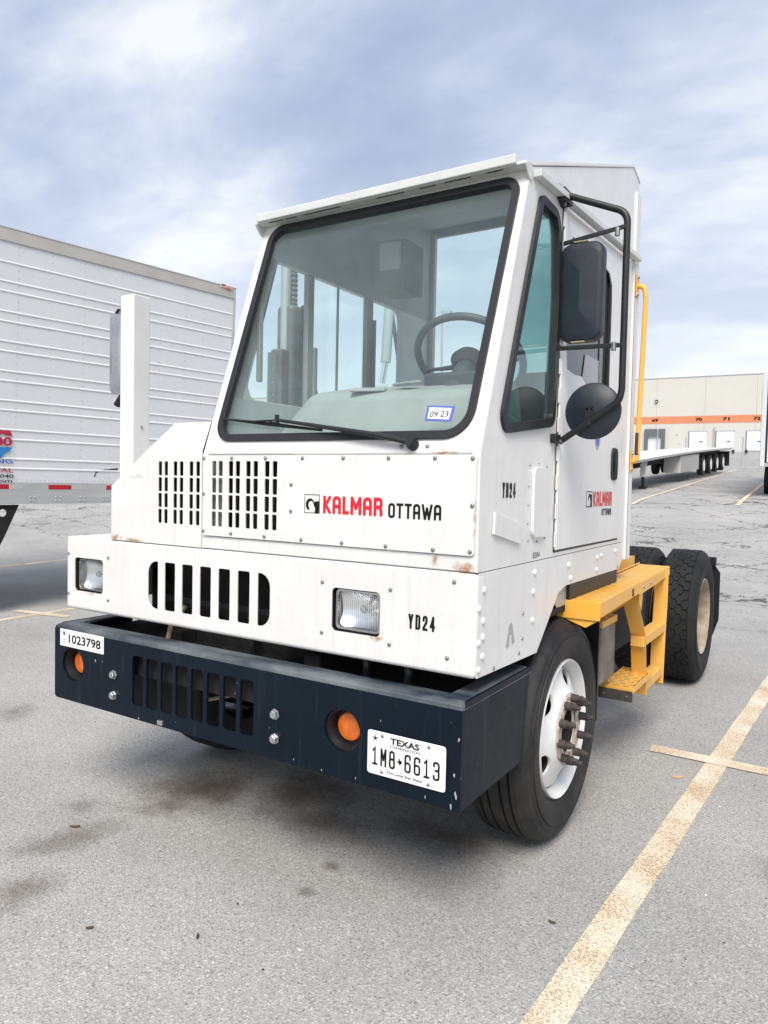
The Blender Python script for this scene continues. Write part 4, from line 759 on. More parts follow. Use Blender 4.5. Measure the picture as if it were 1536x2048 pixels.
us = grate('upper_step', .13, 1.60, 1.87, lambda u, v, w: (.972+u, v, .862-w), .005, T, 2, 5, sx=.034); box('front_rail', 'yellow', us, .972, 1.104, 1.593, 1.599, .827, .863, .002); box('side_rail', 'yellow', us, 1.1025, 1.107, 1.60, 1.872, .827, .863, .002)
rw = grate('rear_walkway', 1.5, 2.10, 3.06, lambda u, v, w: (-.60+u, v, 1.075-w), .005, T, 14, 10, sx=.06, sy=.05); box('lip', 'yellow', rw, .90, .906, 2.02, 3.06, 1.0, 1.078, .002)
MB().plate(roundpoly([(.75, .345), (1.085, .345), (1.10, .37), (1.10, .985), (.75, .985)], .01, 2), [], lambda u, v, w: (u, 1.555+w, v), .008).build('mud_flap', 'black', T, .002)

# ---- wheels
def bool_cut(me, cut):
    a = bpy.data.objects.new('a', me); b = bpy.data.objects.new('b', cut); COL.objects.link(a); COL.objects.link(b)
    md = a.modifiers.new('b', 'BOOLEAN'); md.object = b; md.operation = 'DIFFERENCE'; md.solver = 'EXACT'
    dg = bpy.context.evaluated_depsgraph_get(); dg.update(); out = bpy.data.meshes.new_from_object(a.evaluated_get(dg))
    bpy.data.objects.remove(a); bpy.data.objects.remove(b); return out
def wheel(name, s, x, y, z, Rt, rim, width, front, inner=False):
    ax = (s, 0, 0); C = (x, y, z)
    # disc
    if front: pr = [(-.115, rim*.94), (-.060, rim*.925), (-.040, rim*.89), (-.026, rim*.80), (-.012, rim*.68), (.004, rim*.59), (.016, rim*.55), (.018, rim*.40), (.006, rim*.395), (.004, rim*.53), (-.006, rim*.58), (-.024, rim*.68), (-.038, rim*.80), (-.055, rim*.87), (-.115, rim*.90)]
    else: pr = [(-.05, rim*.93), (-.13, rim*.90), (-.155, rim*.86), (-.165, rim*.6), (-.165, rim*.40), (-.177, rim*.40), (-.177, rim*.62), (-.167, rim*.87), (-.05, rim*.90)]
    disc = MB().lathe(C, ax, pr, 72, closed=True).mesh('disc')
    if front and not inner:
        cut = MB(); cv = Vector(C)
        for k in range(5):
            a = R(112+72*k); d = Vector((0, -math.cos(a), math.sin(a))) if True else None; p = cv+d*rim*.755; t = Vector((1, 0, 0)).cross(d)
            pts = []
            for q in range(20): b = 2*math.pi*q/20; pts.append(d*math.cos(b)*.037+t*math.sin(b)*.052)
            cut.add([p+w_+Vector((s*.1, 0, 0)) for w_ in pts]+[p+w_-Vector((s*.3, 0, 0)) for w_ in pts], [tuple(range(20)), tuple(range(39, 19, -1))]+[(q, q+20, (q+1) % 20+20, (q+1) % 20) for q in range(20)])
        disc = bool_cut(disc, cut.mesh('c'))
    wm = 'wheel' if front else 'tanwheel'
    wh = finish(name, disc, wm, T, angle=32)
    MB().lathe(C, ax, [(-.17, rim*.9), (-.055, rim*.94), (-.02, rim*.965), (-.004, rim*1.0), (.004, rim*1.015), (.006, rim*1.03), (-.004, rim*1.045), (-.012, rim*1.04), (-.03, rim*.99), (-.2, rim*.95)], 72).build('rim', wm, wh)
    MB().lathe(C, ax, [(-.30, rim*.8), (-.11, rim*.8), (-.105, 0.0)], 40).build('brake_drum', 'dark', wh)
    # tyre
    W = width; o = .02; sh = Rt-.010
    pf = [(-.03, rim*1.0), (-.008, rim*1.045), (o*.6, rim*1.16), (o*.95, rim*1.0+(Rt-rim)*.45), (o, rim+(Rt-rim)*.58), (o*.98, rim+(Rt-rim)*.60), (o*.7, rim+(Rt-rim)*.61), (o*.66, rim+(Rt-rim)*.70), (o*.85, rim+(Rt-rim)*.715), (o*.62, rim+(Rt-rim)*.735), (o*.3, rim+(Rt-rim)*.84), (-.012, sh-.006), (-.03, sh+.001)]
    tw = W-.06-.012
    if front:
        g = [.16, .36, .64, .84]; base = -.03; pts = []
        for gi in g:
            c = base-tw*gi; pts += [(c+.0055, Rt), (c+.004, Rt-.013), (c-.004, Rt-.013), (c-.0055, Rt)]
        pf += [(-.034, Rt-.004)]+pts
    else: pf += [(-.036, Rt-.012), (-.03-tw*.5, Rt-.009)]
    pf += [(-W+.042, Rt-.006), (-W+.03, sh), (-W+.01, rim+(Rt-rim)*.84), (-W, rim+(Rt-rim)*.55), (-W+.02, rim*1.05), (-W+.06, rim)]
    ty = MB().lathe(C, ax, pf, 96).build('tyre', 'tyre_face' if front else 'tyre', wh, angle=30)
    if not front:
        tb = MB(); rowsn = 5; nb = 44; cv = Vector(C)
        for rI in range(rowsn):
            for k in range(nb):
                a0 = 2*math.pi*(k+(.5 if rI % 2 else 0))/nb; da = math.pi/nb*.93; wdt = tw/rowsn; cc = -.036-wdt*(rI+.5); hx = wdt*.645
                jx = .004*math.sin(k*2.3+rI); pl_ = [(-hx, da*.1*math.sin(k*1.7)), (-hx*.52, -da), (hx*.48, -da), (hx, da*.12*math.cos(k*2.1)), (hx*.52, da), (-hx*.48, da)]; v = []
                for rr_, sc_ in ((Rt-.012, 1.03), (Rt, .96)):
                    for (u, t) in pl_: aa = a0+t*sc_; v.append(cv+Vector((s*(cc+jx+u*sc_), rr_*math.cos(aa), rr_*math.sin(aa))))
                tb.add(v, [tuple(range(6, 12))]+[(i, (i+1) % 6, (i+1) % 6+6, i+6) for i in range(6)])
        tb.build('tread', 'tyre', ty, smooth=False)
    if front and not inner:
        hr = MB(); n = 40; pts = []
        for k in range(n): a = 2*math.pi*k/n; q = rim*.52+.006*math.cos(a*10); pts.append((y+q*math.cos(a), z+q*math.sin(a)))
        MB().plate(pts, [circle(y, z, rim*.365, 32)], lambda u, v, w: (x+s*(.026-w), u, v), .012).build('hub_ring', 'hub', wh, .002)
        MB().lathe(C, ax, [(-.09, rim*.37), (.0, rim*.37), (-.0, rim*.33), (-.05, rim*.30), (-.06, rim*.2), (-.02, rim*.18), (-.015, 0)], 32).build('hub', 'dark', wh)
        for k in range(10):
            a = 2*math.pi*(k+.3)/10; p = (x+s*.024, y+rim*.47*math.cos(a), z+rim*.47*math.sin(a))
            dot('lug_nut', 'lug', lambda: MB().lathe((0, 0, 0), (1, 0, 0), [(0, .0185), (.030, .0175), (.031, .0135), (.038, .013), (.040, .016), (.050, .0155), (.051, .0105), (.066, .0095), (.067, 0)], 12).mesh('lug'), 'rust', wh, p, (a, 0, 0 if s > 0 else math.pi))
    return wh
wheel('wheel', 1, 1.112, 1.012, .483, .482, .288, .27, True); wheel('wheel', -1, -.965, 1.012, .483, .482, .288, .27, True)
for (s, x, inn) in ((1, 1.185, False), (1, .835, True), (-1, -1.06, False), (-1, -.71, True)): wheel('wheel', s, x, 4.20, .527, .527, .292, .275, False, inn)
# rear mud flap
MB().plate(roundpoly([(.50, .17), (1.13, .17), (1.195, .38), (1.195, .80), (1.14, .88), (.50, .88)], .01, 2), [], lambda u, v, w: (u, 5.0+w, v), .01).build('mud_flap', 'black', T, .002); box('flap_bracket', 'black', T, 1.05, 1.16, 4.96, 5.02, .86, .94, .004)

# ---- chassis and what shows in the gaps
ch = box('chassis', 'dark', T, -.45, -.37, .16, 5.3, .62, .86, .01); box('rail', 'dark', ch, .33, .41, .16, 5.3, .62, .86, .01)
box('cross_member', 'dark', ch, -.37, .33, .22, .30, .66, .80, .01); box('cross_member', 'dark', ch, -.37, .33, 2.6, 2.7, .64, .80, .01)
MB().tube([(-.9, 1.012, .46), (1.0, 1.012, .46)], .055, 12).build('front_axle', 'dark', ch); MB().tube([(-.8, 4.2, .52), (1.0, 4.2, .52)], .11, 14).build('rear_axle', 'dark', ch)
box('radiator', 'dark', T, -.56, .30, .26, .40, .70, 1.62, .01); box('engine', 'dark', T, -.62, .25, .42, 1.6, .55, 1.55, .02); box('inner_fender', 'dark', T, .36, XR-.06, .30, .50, .86, 1.24, .01)
box('inner_fender', 'dark', T, -1.03, -.60, .55, .60, .60, 1.22, .01); box('floor_pan', 'dark', T, .2, XR-.04, .30, 1.95, 1.12, 1.24, .01); box('wheel_well', 'dark', T, .45, XR-.02, .56, 1.55, .99, 1.02, .004); box('tank', 'dark', T, .45, .95, 1.6, 3.3, .50, .98, .06)
box('fender_top', 'white', T, -1.09, -.757, .136, 1.25, 1.236, 1.2495, .003); box('hood_latch', 'white2', T, -.83, -.757, .22, .30, 1.25, 1.29, .004); box('fender_side', 'white', T, -1.095, -1.085, .136, .95, .90, 1.248, .003)
MB().tube(smooth_path([(-.74, .40, .60), (-.60, .40, .50), (-.45, .40, .475), (-.28, .40, .53), (-.1, .42, .60)], .1), .009, 8).build('air_hose', 'hose', T); MB().tube([(-.52, .42, .60), (-.50, .40, .56), (-.50, .40, .50)], [.022, .018, .03], 10).build('valve', 'rail', T)
MB().tube(smooth_path([(-.45, .15, .78), (-.43, .16, .88), (-.38, .2, .97)], .03), .012, 8).build('air_hose', 'hose', T); 
for x in (.05, .62, .80): MB().tube(smooth_path([(x, .17, .78), (x+.02, .15, .86), (x-.04, .2, 1.0)], .03), .015, 8).build('cable', 'black', T)
for k in range(7): box('cross_brace', 'black', T, -.55, .30, .17+.001*k, .19, .985+.0001*k, 1.01, .002) if k == 0 else None
box('gap_blackout_panel', 'dark', T, .34, XR-.05, .11, .56, .775, .79, .004); box('gap_blackout_panel', 'dark', T, -1.02, -.50, .13, .56, .775, .79, .004); box('slot_blackout_box', 'dark', T, -1.02, -.46, .36, .50, .35, .78, .02)  # dark pieces added to black out bright ground behind bumper gaps and slots
box('tow_eye', 'zinc', T, -.32, -.29, -.012, .01, .492, .512, .003)
fw_ = MB().plate(roundpoly([(-.5, 3.6), (.46, 3.6), (.46, 4.3), (.12, 4.75), (.05, 4.2), (-.08, 4.2), (-.16, 4.75), (-.5, 4.3)], .06, 4), [], FLAT(1.16), .05).build('fifth_wheel', 'dark', T, .01); box('pedestal', 'dark', fw_, -.35, .3, 3.8, 4.3, .86, 1.105, .01)

# ---- inside the cab
box('cab_floor', 'innerdark', T, XL+.04, XR-.04, .14, 1.98, 1.245, 1.26, 0)
MB().plate([(.125, 1.645), (.125, 1.66), (.45, 1.66), (.60, 1.70), (.60, 1.30), (.26, 1.30), (.26, 1.645)], [], lambda u, v, w: (XL+.035+w, u, v), XR-XL-.07).build('dashboard', 'innerdark', T, .01)
dh = MB(); dh.add([(.06, .20, 1.665), (.06, .60, 1.70), (1.06, .20, 1.665), (1.06, .60, 1.70), (.24, .28, 1.90), (.24, .56, 1.955), (1.05, .28, 1.88), (1.05, .56, 1.945)], [(0, 2, 6, 4), (4, 6, 7, 5), (0, 4, 5, 1), (1, 5, 7, 3), (2, 3, 7, 6)]); dh.build('instrument_hood', 'innerdark', T, .04, seg=4)
sc = Vector((.79, .64, 2.055)); nrm = Vector((-.05, .62, .78)).normalized(); u_ = nrm.cross(Vector((1, 0, 0))).normalized(); v_ = nrm.cross(u_)
stw = MB(); stw.tube([sc+(u_*math.cos(2*math.pi*k/48)+v_*math.sin(2*math.pi*k/48))*.222 for k in range(48)], .0155, 10, closed=True)
sw_ = stw.build('steering_wheel', 'steer', T)
for a in (8, 172, 90): d_ = u_*math.sin(R(a))+v_*math.cos(R(a)); MB().tube([sc-nrm*.035, sc-nrm*.02+d_*.12, sc+d_*.215], [.028, .018, .014], 8, flat=.5).build('spoke', 'steer', sw_)
MB().lathe(sc-nrm*.05, nrm, [(0, .05), (.03, .075), (.06, .06), (.065, 0)], 24).build('horn_pad', 'steer', sw_); MB().tube([sc-nrm*.04, sc-nrm*.35+Vector((0, -.05, 0))], [.045, .06], 12).build('column', 'steer', sw_)
se = MB().box(.52, .98, 1.18, 1.68, 1.62, 1.74).build('seat', 'seat', T, .05, seg=4); MB().obox((.80, 1.66, 1.93), (.22, 0, 0), (0, .055, -.008), (0, .03, .22)).build('backrest', 'seat', se, .05, seg=4); box('pedestal', 'innerdark', se, .6, .9, 1.25, 1.6, 1.26, 1.62, .02)
ob = MB(); ob.obox((.0, 1.36, 2.71), (.085, .02, 0), (0, .10, 0), (0, 0, .135)); oc = ob.build('overhead_box', 'innerdark', T, .01); ob2 = MB().obox((.004, 1.255, 2.755), (.058, .006, 0), (.002, .004, 0), (0, 0, .072)).build('paper_note', 'sticker', oc)

pp = MB().obox((.52, .30, 1.905), (.07, .02, 0), (-.01, .025, .006), (0, -.002, .006)).build('folded_cloth', 'innerdark', T, .008, seg=3); MB().obox((.66, .36, 1.93), (.05, -.015, 0), (.01, .03, .006), (0, -.003, .006)).build('folded_cloth', 'innerdark', T, .01, seg=3)
gp_ = MB().obox((.80, .50, 1.955), (.13, 0, 0), (0, .03, .006), (0, -.004, .03)).build('gauge_pod', 'steer', T, .012, seg=3)
# ---- behind the cab on the passenger side: exhaust and service posts
ex = MB(); ex.box(-.56, -.44, .985, 1.17, 1.8, 2.50); exo = ex.build('exhaust_muffler', 'bgrey', T, .03, seg=3)
fl = MB().lathe((-.5, 1.055, 2.50), (0, 0, 1), [(z, .03 if k % 2 else .025) for k, z in enumerate([.013*i for i in range(34)])], 20).build('flex_pipe', 'bgrey', exo); MB().tube([(-.5, 1.0, 1.9), (-.5, 1.0, 3.0)], .028, 12).build('stack_pipe', 'galv', exo)
MB().plate(rrect(.855, .918, 1.8, 2.22, .003, 2), [circle(.89, 1.86+.07*k, .008, 10) for k in range(5)], lambda u, v, w: (-.50+w, u, v), .006).build('post', 'galv', exo); box('side_box', 'bgrey', exo, -.54, -.46, .925, .99, 1.8, 2.25, .01)
MB().tube(smooth_path([(-.43, 1.07, 2.5), (-.42, 1.09, 2.2), (-.40, 1.15, 2.02), (-.40, 1.13, 1.95)], .1), .016, 8).build('hose', 'rubber', exo)
bm_ = MB().tube([(-1.09, 3.0, 3.05), (-1.12, 3.0, 2.53)], .042, 12).build('tipping_cylinder', 'galv', T); MB().tube([(-1.12, 3.0, 2.53), (-1.15, 3.0, 2.36)], .026, 10).build('rod', 'chrome', bm_); MB().tube([(-1.09, 3.0, 3.05), (-1.02, 3.05, 2.5)], .016, 8).build('hose', 'rubber', bm_); box('mount', 'galv', bm_, -1.25, -1.0, 2.9, 3.1, .9, 2.34, .03)

# ================================================================== trailer beside the truck
TA = -1.713535; TD = Vector((math.cos(TA), math.sin(TA), 0)); TU = Vector((-math.sin(TA)*.050951, math.cos(TA)*.050951, 1)).normalized(); TN = TD.cross(TU)   # TN: into the body or out of it
TO = Vector((-5.063033, 5.324381, 4.151104))
if TN.dot(CAM-TO) < 0: TN = -TN
box_tr = thing('semi_trailer', 'white ribbed box trailer with a red and blue map logo, beside the truck', 'trailer', tuple(TO+TD*3-TU*4.15))
INV = Matrix.Translation(-box_tr.location)
def tp(l, h, o=0): return TO+TD*l+TU*h+TN*o-box_tr.location
def tplate(name, l0, l1, h0, h1, o0, o1, mat, parent=None, bevel=.002):
    a = [tp(l, h, o) for o in (o0, o1) for (l, h) in ((l0, h0), (l1, h0), (l1, h1), (l0, h1))]; return MB().add(a, [(0, 1, 2, 3), (4, 7, 6, 5), (0, 4, 5, 1), (1, 5, 6, 2), (2, 6, 7, 3), (3, 7, 4, 0)]).build(name, mat, parent or box_tr, bevel)
LT = 13.6
tplate('body', .004, LT, -2.93, -.01, -2.55, -.02, 'trailer', bevel=.01)
seams = [.0, .49, .76, 1.13, 1.39, 1.76, 2.13, 2.51, 2.87]+[3.24+.37*k for k in range(28)]
for a, b in zip(seams[:-1], seams[1:]): tplate('side_panel', a+.003, b+.004, -2.70, -.13, -.0195, -.004+.0012*(len(box_tr.children) % 2), 'trailer', bevel=.001)
ribs = [-.349]+[x for k in range(7) for x in (-.551-.3145*k, -.655-.3145*k)]
for h in ribs:
    rows = []
    for k in range(9): a = math.pi*k/8; rows.append([tp(l, h+.012*math.cos(a), -.004+.009*math.sin(a)) for l in (.03, LT-.05)])
    MB().strip(rows).build('rib', 'rib', box_tr)
tplate('top_rail', .0, LT, -.135, .0, -.02, .012, 'caprail', bevel=.004); tplate('roof_edge', -.005, LT, -.001, .012, -.05, .016, 'rail', bevel=.002)
tplate('corner_post', -.012, .03, -2.9, -.128, -.03, .006, 'rail', bevel=.004)
tplate('bottom_rail', .0, LT, -2.93, -2.82, -.02, .012, 'rail', bevel=.003); tplate('tape_rail', .0, LT, -2.82, -2.69, -.02, .004, 'rail', bevel=.002)
for k in range(5):
    l = 2.229+.70*k-.70; tplate('red_tape', l, l+.266, -2.768, -2.716, .004, .0055, 'tape', bevel=0); tplate('grey_tape', l-.156, l-.002, -2.768, -2.716, .004, .005, 'tapew', bevel=0)
rv = MB()
def tdot(l, h, r, o): rv.add([tp(l, h, o+r*.6)]+[tp(l+r*math.cos(2*math.pi*k/6), h+r*math.sin(2*math.pi*k/6), o) for k in range(6)], [(0, 1+k, 1+(k+1) % 6) for k in range(6)])
for l in seams[1:11]:
    for k in range(31): tdot(l, -.17-.082*k, .0065, -.003)
for k in range(70): tdot(.04+.05*k, -.118, .0055, .012); tdot(.04+.05*k, -2.665, .0065, -.003)
o = rv.build('rivets', 'rail', box_tr, recalc=False); o['kind'] = 'stuff'
for k in range(8):
    for (a, b) in ((0, 0), (.05, 0), (0, .04), (.05, .04)):
        me = shared('tbolt', lambda: MB().lathe((0, 0, 0), tuple(TN), [(0, .014), (.006, .012), (.010, 0)], 8).mesh('b'))
        if not me.materials: me.materials.append(M['rail'])
        q = bpy.data.objects.new('bolt', me); COL.objects.link(q); q.parent = box_tr; q.location = tp(.62+.29*k*1.0+a, -2.895+b, .012)
mk = tplate('marker_lamp', .06, .26, -.03, .016, .0, .022, 'caprail', bevel=.006); tplate('lens', .10, .18, -.034, -.002, .012, .03, 'amber', mk, .008); tplate('lens', .19, .25, .0, .02, .012, .026, 'tape', mk, .004)
LX, LH = -TD, TU
def tflat(name, pts, mat, o=.0): return flat_poly(name, pts, mat, box_tr, tp(0, 0, o), LX, LH)
off = .012
tflat('map_logo', [(-2.93, -2.13), (-3.02, -2.136), (-3.10, -2.11), (-3.3, -2.11), (-3.3, -2.19), (-3.0, -2.172), (-2.96, -2.187), (-2.907, -2.187)], 'maroon', off)
tflat('map_logo', [(-2.904, -2.312), (-3.3, -2.312), (-3.3, -2.5), (-3.03, -2.435), (-3.005, -2.412), (-2.99, -2.385), (-2.935, -2.355)], 'skyblue', off)
def ttext(s, l_right, wd, h0, ht, mat, bold): return sans_text('lettering', s, mat, box_tr, tp(l_right+wd, h0, off), LX, LH, wd, ht, bold)
ttext('I80', 2.905, .235, -2.297, .093, 'maroon', .03); ttext('LEASING', 2.897, .46, -2.489, .047, 'blue', .012); ttext('RENTAL', 2.889, .40, -2.586, .047, 'maroon', .012); ttext('803.4040', 2.886, .36, -2.645, .038, 'ink', .015); ttext('i80.com', 2.898, .36, -2.694, .034, 'ink', .012)
tflat('scrape', [(-1.65, -2.50), (-1.75, -2.515), (-1.88, -2.53), (-1.93, -2.545), (-1.955, -2.61), (-1.945, -2.62), (-1.925, -2.565), (-1.86, -2.548), (-1.75, -2.55), (-1.65, -2.545)], 'rust', off-.012)
# landing gear, bogie
lgp = MB().plate([(2.80, -2.945), (3.9, -2.945), (3.9, -3.5), (3.35, -3.9), (3.16, -3.75), (2.95, -3.30)], [circle(2.972, -3.033, .043, 20), circle(3.4, -3.1, .05, 20)], lambda u, v, w: tuple(tp(u, v, -.03-w)), .02).build('landing_gear', 'dark', box_tr, .003)
MB().tube([tp(3.25, -2.94, -.4), tp(3.25, -3.95, -.4)], .07, 10).build('leg', 'dark', lgp); MB().obox(tp(3.25, -4.0, -.4), TD*.14, TN*.12, TU*.06).build('foot', 'dark', lgp, .01)
MB().tube([tp(3.25, -2.94, -2.1), tp(3.25, -3.95, -2.1)], .07, 10).build('leg', 'dark', lgp)
for l in (10.6, 11.9):
    for o in (-.05, -2.2):
        c = tp(l, -3.63, o); MB().lathe(c, tuple(TN), [(-.3, .3), (-.3, .48), (-.27, .515), (-.03, .515), (0, .48), (0, .3), (-.06, .28), (-.06, 0)], 32).build('wheel', 'tyre', box_tr)

# ================================================================== upper lot: flatbed trailer, warehouse, posts, lamp
def far_thing(name, label, cat, loc, group=None, rz=0, rx=0):
    o = bpy.data.objects.new(name, None); COL.objects.link(o); o.matrix_world = FAR @ Matrix.Translation(loc) @ Matrix.Rotation(rz, 4, 'Z') @ Matrix.Rotation(rx, 4, 'X'); return tag(o, label, cat, group)
# flatbed: local y runs away along the deck, x=0 the near-side edge
fb = far_thing('flatbed_trailer', 'empty aluminium flatbed trailer with four axles in front of the docks', 'trailer', (-4.15, 22.3, 0), None, .0, .010)
def fbox(name, mat, x0, x1, y0, y1, z0, z1, bevel=.005, parent=None): return box(name, mat, parent or fb, x0, x1, y0, y1, z0, z1, bevel)
nseg = 20; rows = []
def deck_z(y): return 1.05+.08*math.sin(math.pi*min(max(y/27.5, 0), 1))+.28*(y/27.5)
dk = MB()
for i in range(nseg):
    y0, y1 = 27.5*i/nseg, 27.5*(i+1)/nseg; z0, z1 = deck_z(y0), deck_z(y1)
    dk.add([(-2.55, y0, z0-.04), (-.02, y0, z0-.04), (-.02, y1, z1-.04), (-2.55, y1, z1-.04), (-2.55, y0, z0), (-.02, y0, z0), (-.02, y1, z1), (-2.55, y1, z1)], [(0, 3, 2, 1), (4, 5, 6, 7), (0, 1, 5, 4), (1, 2, 6, 5), (2, 3, 7, 6), (3, 0, 4, 7)])
dko = dk.build('deck', 'alu', fb)
for (x0, x1, dz0, dz1) in ((-.02, .03, -.085, .005), (-2.6, -2.55, -.085, .005)):
    rl_ = MB()
    for i in range(nseg):
        y0, y1 = 27.5*i/nseg, 27.5*(i+1)/nseg; z0, z1 = deck_z(y0), deck_z(y1)
        rl_.add([(x0, y0, z0+dz0), (x1, y0, z0+dz0), (x1, y1, z1+dz0), (x0, y1, z1+dz0), (x0, y0, z0+dz1), (x1, y0, z0+dz1), (x1, y1, z1+dz1), (x0, y1, z1+dz1)], [(0, 3, 2, 1), (4, 5, 6, 7), (0, 1, 5, 4), (1, 2, 6, 5), (2, 3, 7, 6), (3, 0, 4, 7)])
    rl_.build('side_rail', 'rail', fb)
for k in range(46): y = 2.2+k*.54; me = shared('stk', lambda: MB().box(-.012, .02, -.05, .05, -.06, .0).mesh('stake')); me.materials.append(M['dark']) if not me.materials else None; q = bpy.data.objects.new('stake_pocket', me); COL.objects.link(q); q.parent = fb; q.location = (.02, y, deck_z(y)-.075)
for x in (-1.75, -.85):
    bmn = MB()
    for i in range(nseg):
        y0, y1 = 27.5*i/nseg, 27.5*(i+1)/nseg; z0, z1 = deck_z(y0), deck_z(y1); bmn.add([(x-.06, y0, z0-.45), (x+.06, y0, z0-.45), (x+.06, y1, z1-.45), (x-.06, y1, z1-.45), (x-.06, y0, z0-.045), (x+.06, y0, z0-.045), (x+.06, y1, z1-.045), (x-.06, y1, z1-.045)], [(0, 3, 2, 1), (4, 5, 6, 7), (0, 1, 5, 4), (1, 2, 6, 5), (2, 3, 7, 6), (3, 0, 4, 7)])
    bmn.build('main_beam', 'dark', fb)
lgg = fbox('landing_gear', 'alu', -.34, -.16, 4.2, 4.38, .42, 1.12); fbox('leg', 'dark', -.30, -.20, 4.24, 4.34, .05, .42, .005, lgg); fbox('foot', 'dark', -.38, -.12, 4.15, 4.43, -.02, .07, .01, lgg); MB().tube([(-.25, 4.4, .6), (-.25, 5.2, 1.15)], .03, 8).build('brace', 'rail', lgg); fbox('leg', 'dark', -2.3, -2.2, 4.24, 4.34, -.02, .9, .005, lgg)
fbox('tool_box', 'alu', -.75, -.03, 10.4, 15.2, .34, 1.12, .02); fbox('box_door', 'rail', -.03, -.02, 10.5, 15.1, .38, 1.08, .01)
for k, y in enumerate((16.6, 18.9, 21.2, 23.6)):
    z0 = .50
    for (s, x) in ((1, .0), (-1, -2.56)):
        wv_ = MB().lathe((x, y, z0), (s, 0, 0), [(-.30, .28), (-.30, .46), (-.27, .505), (-.05, .51), (-.01, .47), (.0, .38), (-.01, .29), (-.03, .285)], 36).build('wheel', 'tyre', fb); MB().lathe((x, y, z0), (s, 0, 0), [(.0, .30), (.014, .29), (.004, .25), (-.02, .2), (.012, .11), (.012, 0)], 28).build('rim', 'white2', wv_)
    fbox('axle', 'dark', -2.4, -.2, y-.06, y+.06, .44, .56)
fbox('mud_flap', 'black', -.75, -.03, 26.4, 26.43, .18, 1.1); fbox('suspension', 'dark', -1.9, -.7, 15.6, 25.2, .5, .95)

# warehouse
wh_ = far_thing('warehouse', 'long beige warehouse with an orange band and numbered dock doors', 'building', (0, 128.7, 0), None, .0008, 0)
def wbox(name, mat, x0, x1, y0, y1, z0, z1, parent=None, bevel=0): return box(name, mat, parent or wh_, x0, x1, y0, y1, z0, z1, bevel)
jx = [-140+7.62*k for k in range(25)]
for a, b in zip(jx[:-1], jx[1:]): wbox('wall_panel', 'beige', a+.02, b-.02, 0, .4, .9, 13.32, None, .015)
wbox('wall', 'beige', -140, 43, .06, 40, -3, 13.2); wbox('coping', 'rail', -140.1, 43.1, -.06, .5, 13.321, 13.46); wbox('dock_base', 'conc', -140, 43, -.08, -.002, -3, 1.0)
ob_ = wbox('orange_band', 'orange', -140, 43, -.03, -.002, 5.72, 6.93)
for cx, s in ((-25.9, '69'), (-18.95, '70'), (-14.8, '71'), (-10.3, '72')): sans_text('lettering', s, 'ink', wh_, (cx-.52, -.045, 6.05), X1, Z1, 1.04, .56, .05)
for cx in (-19.0, -14.85, -10.35):
    dr = wbox('dock_door', 'ddoor', cx-1.32, cx+1.32, -.12, -.004, 1.18, 4.32); wbox('frame', 'seal', cx-1.42, cx-1.322, -.15, -.006, 1.1, 4.42, dr); wbox('frame', 'rail', cx-1.32, cx+1.42, -.15, -.006, 4.322, 4.45, dr)
    for k in range(5): wbox('door_panel', 'ddoor', cx-1.30, cx+1.30, -.15, -.121, 1.2+.62*k, 1.79+.62*k, dr, .02)
    wbox('window_slot', 'ink', cx+.28, cx+.78, -.17, -.151, 2.6, 2.74, dr)
    for dx in (-1.3, 1.3): wbox('bumper', 'black', cx+dx-.17, cx+dx+.17, -.3, -.081, .85, 1.35, dr)
d69 = wbox('dock_shelter', 'seal', -27.5, -24.2, -.5, -.004, 3.6, 4.85); wbox('side_pad', 'seal', -27.5, -26.95, -.5, -.004, 1.1, 3.6, d69); wbox('side_pad', 'seal', -24.75, -24.2, -.5, -.004, 1.1, 3.6, d69); wbox('door', 'ddoor', -26.95, -24.75, -.12, -.005, 1.1, 3.6, d69); wbox('rail', 'rail', -25.35, -25.2, -.6, -.5, 1.2, 4.85, d69)
wl = wbox('wall_light', 'black', -25.95, -25.5, -.35, -.002, 9.35, 9.75, None, .03); wbox('lens', 'sticker', -25.85, -25.6, -.36, -.351, 9.4, 9.52, wl)
for x, z in ((-22.3, 3.85), (-21.9, 2.3)): wbox('wall_sign', 'grey', x-.2, x+.2, -.03, -.002, z-.08, z+.08)
wbox('rain_pipe', 'galv', -16.6, -16.4, -.2, -.004, 1.0, 5.0)
# kerb strip before the docks
ks = struct(MB().box(-60, 30, -8.5, -8.0, -.4, .12).build('kerb', 'conc')); ks.matrix_world = FAR @ Matrix.Translation((0, 128.7, 0))
ap_ = struct(MB().box(-140, 43, -8.0, -.09, -1, .02).build('dock_apron', 'conc')); ap_.matrix_world = FAR @ Matrix.Translation((0, 128.7, 0))
# white posts in the lot and the tall lamp
for (x, y, h, lab) in ((-5.17, 64.5, 2.5, 'thin white post standing alone between the docks and the parking lines'), (-8.75, 74.3, 3.5, 'tall thin post rising behind the middle of the flatbed trailer'), (-11.04, 72.9, 2.6, 'short thin post rising behind the flatbed deck near dock door 70')):
    p_ = far_thing('post', lab, 'post', (x, y, 0), 'thin posts in the lot'); MB().tube([(0, 0, -.3), (0, 0, h)], .055, 10).build('pole', 'galv', p_); MB().lathe((0, 0, -.02), (0, 0, 1), [(-.1, .15), (.05, .15), (.06, .06)], 12).build('base', 'conc', p_)
lp_ = far_thing('street_lamp', 'tall lamp pole seen through the cab behind the steering wheel', 'lamp', (-30.75, 60, 0)); MB().tube([(0, 0, -1), (0, 0, 14.55)], [.13, .10], 12).build('pole', 'galv', lp_); box('arm', 'galv', lp_, 0, .5, -.05, .05, 14.2, 14.3, .01); box('lamp_head', 'galv', lp_, .3, 1.0, -.25, .25, 14.1, 14.42, .04); MB().lathe((0, 0, 0), (0, 0, 1), [(-.6, .35), (.5, .35), (.52, .12)], 16).build('base', 'conc', lp_)
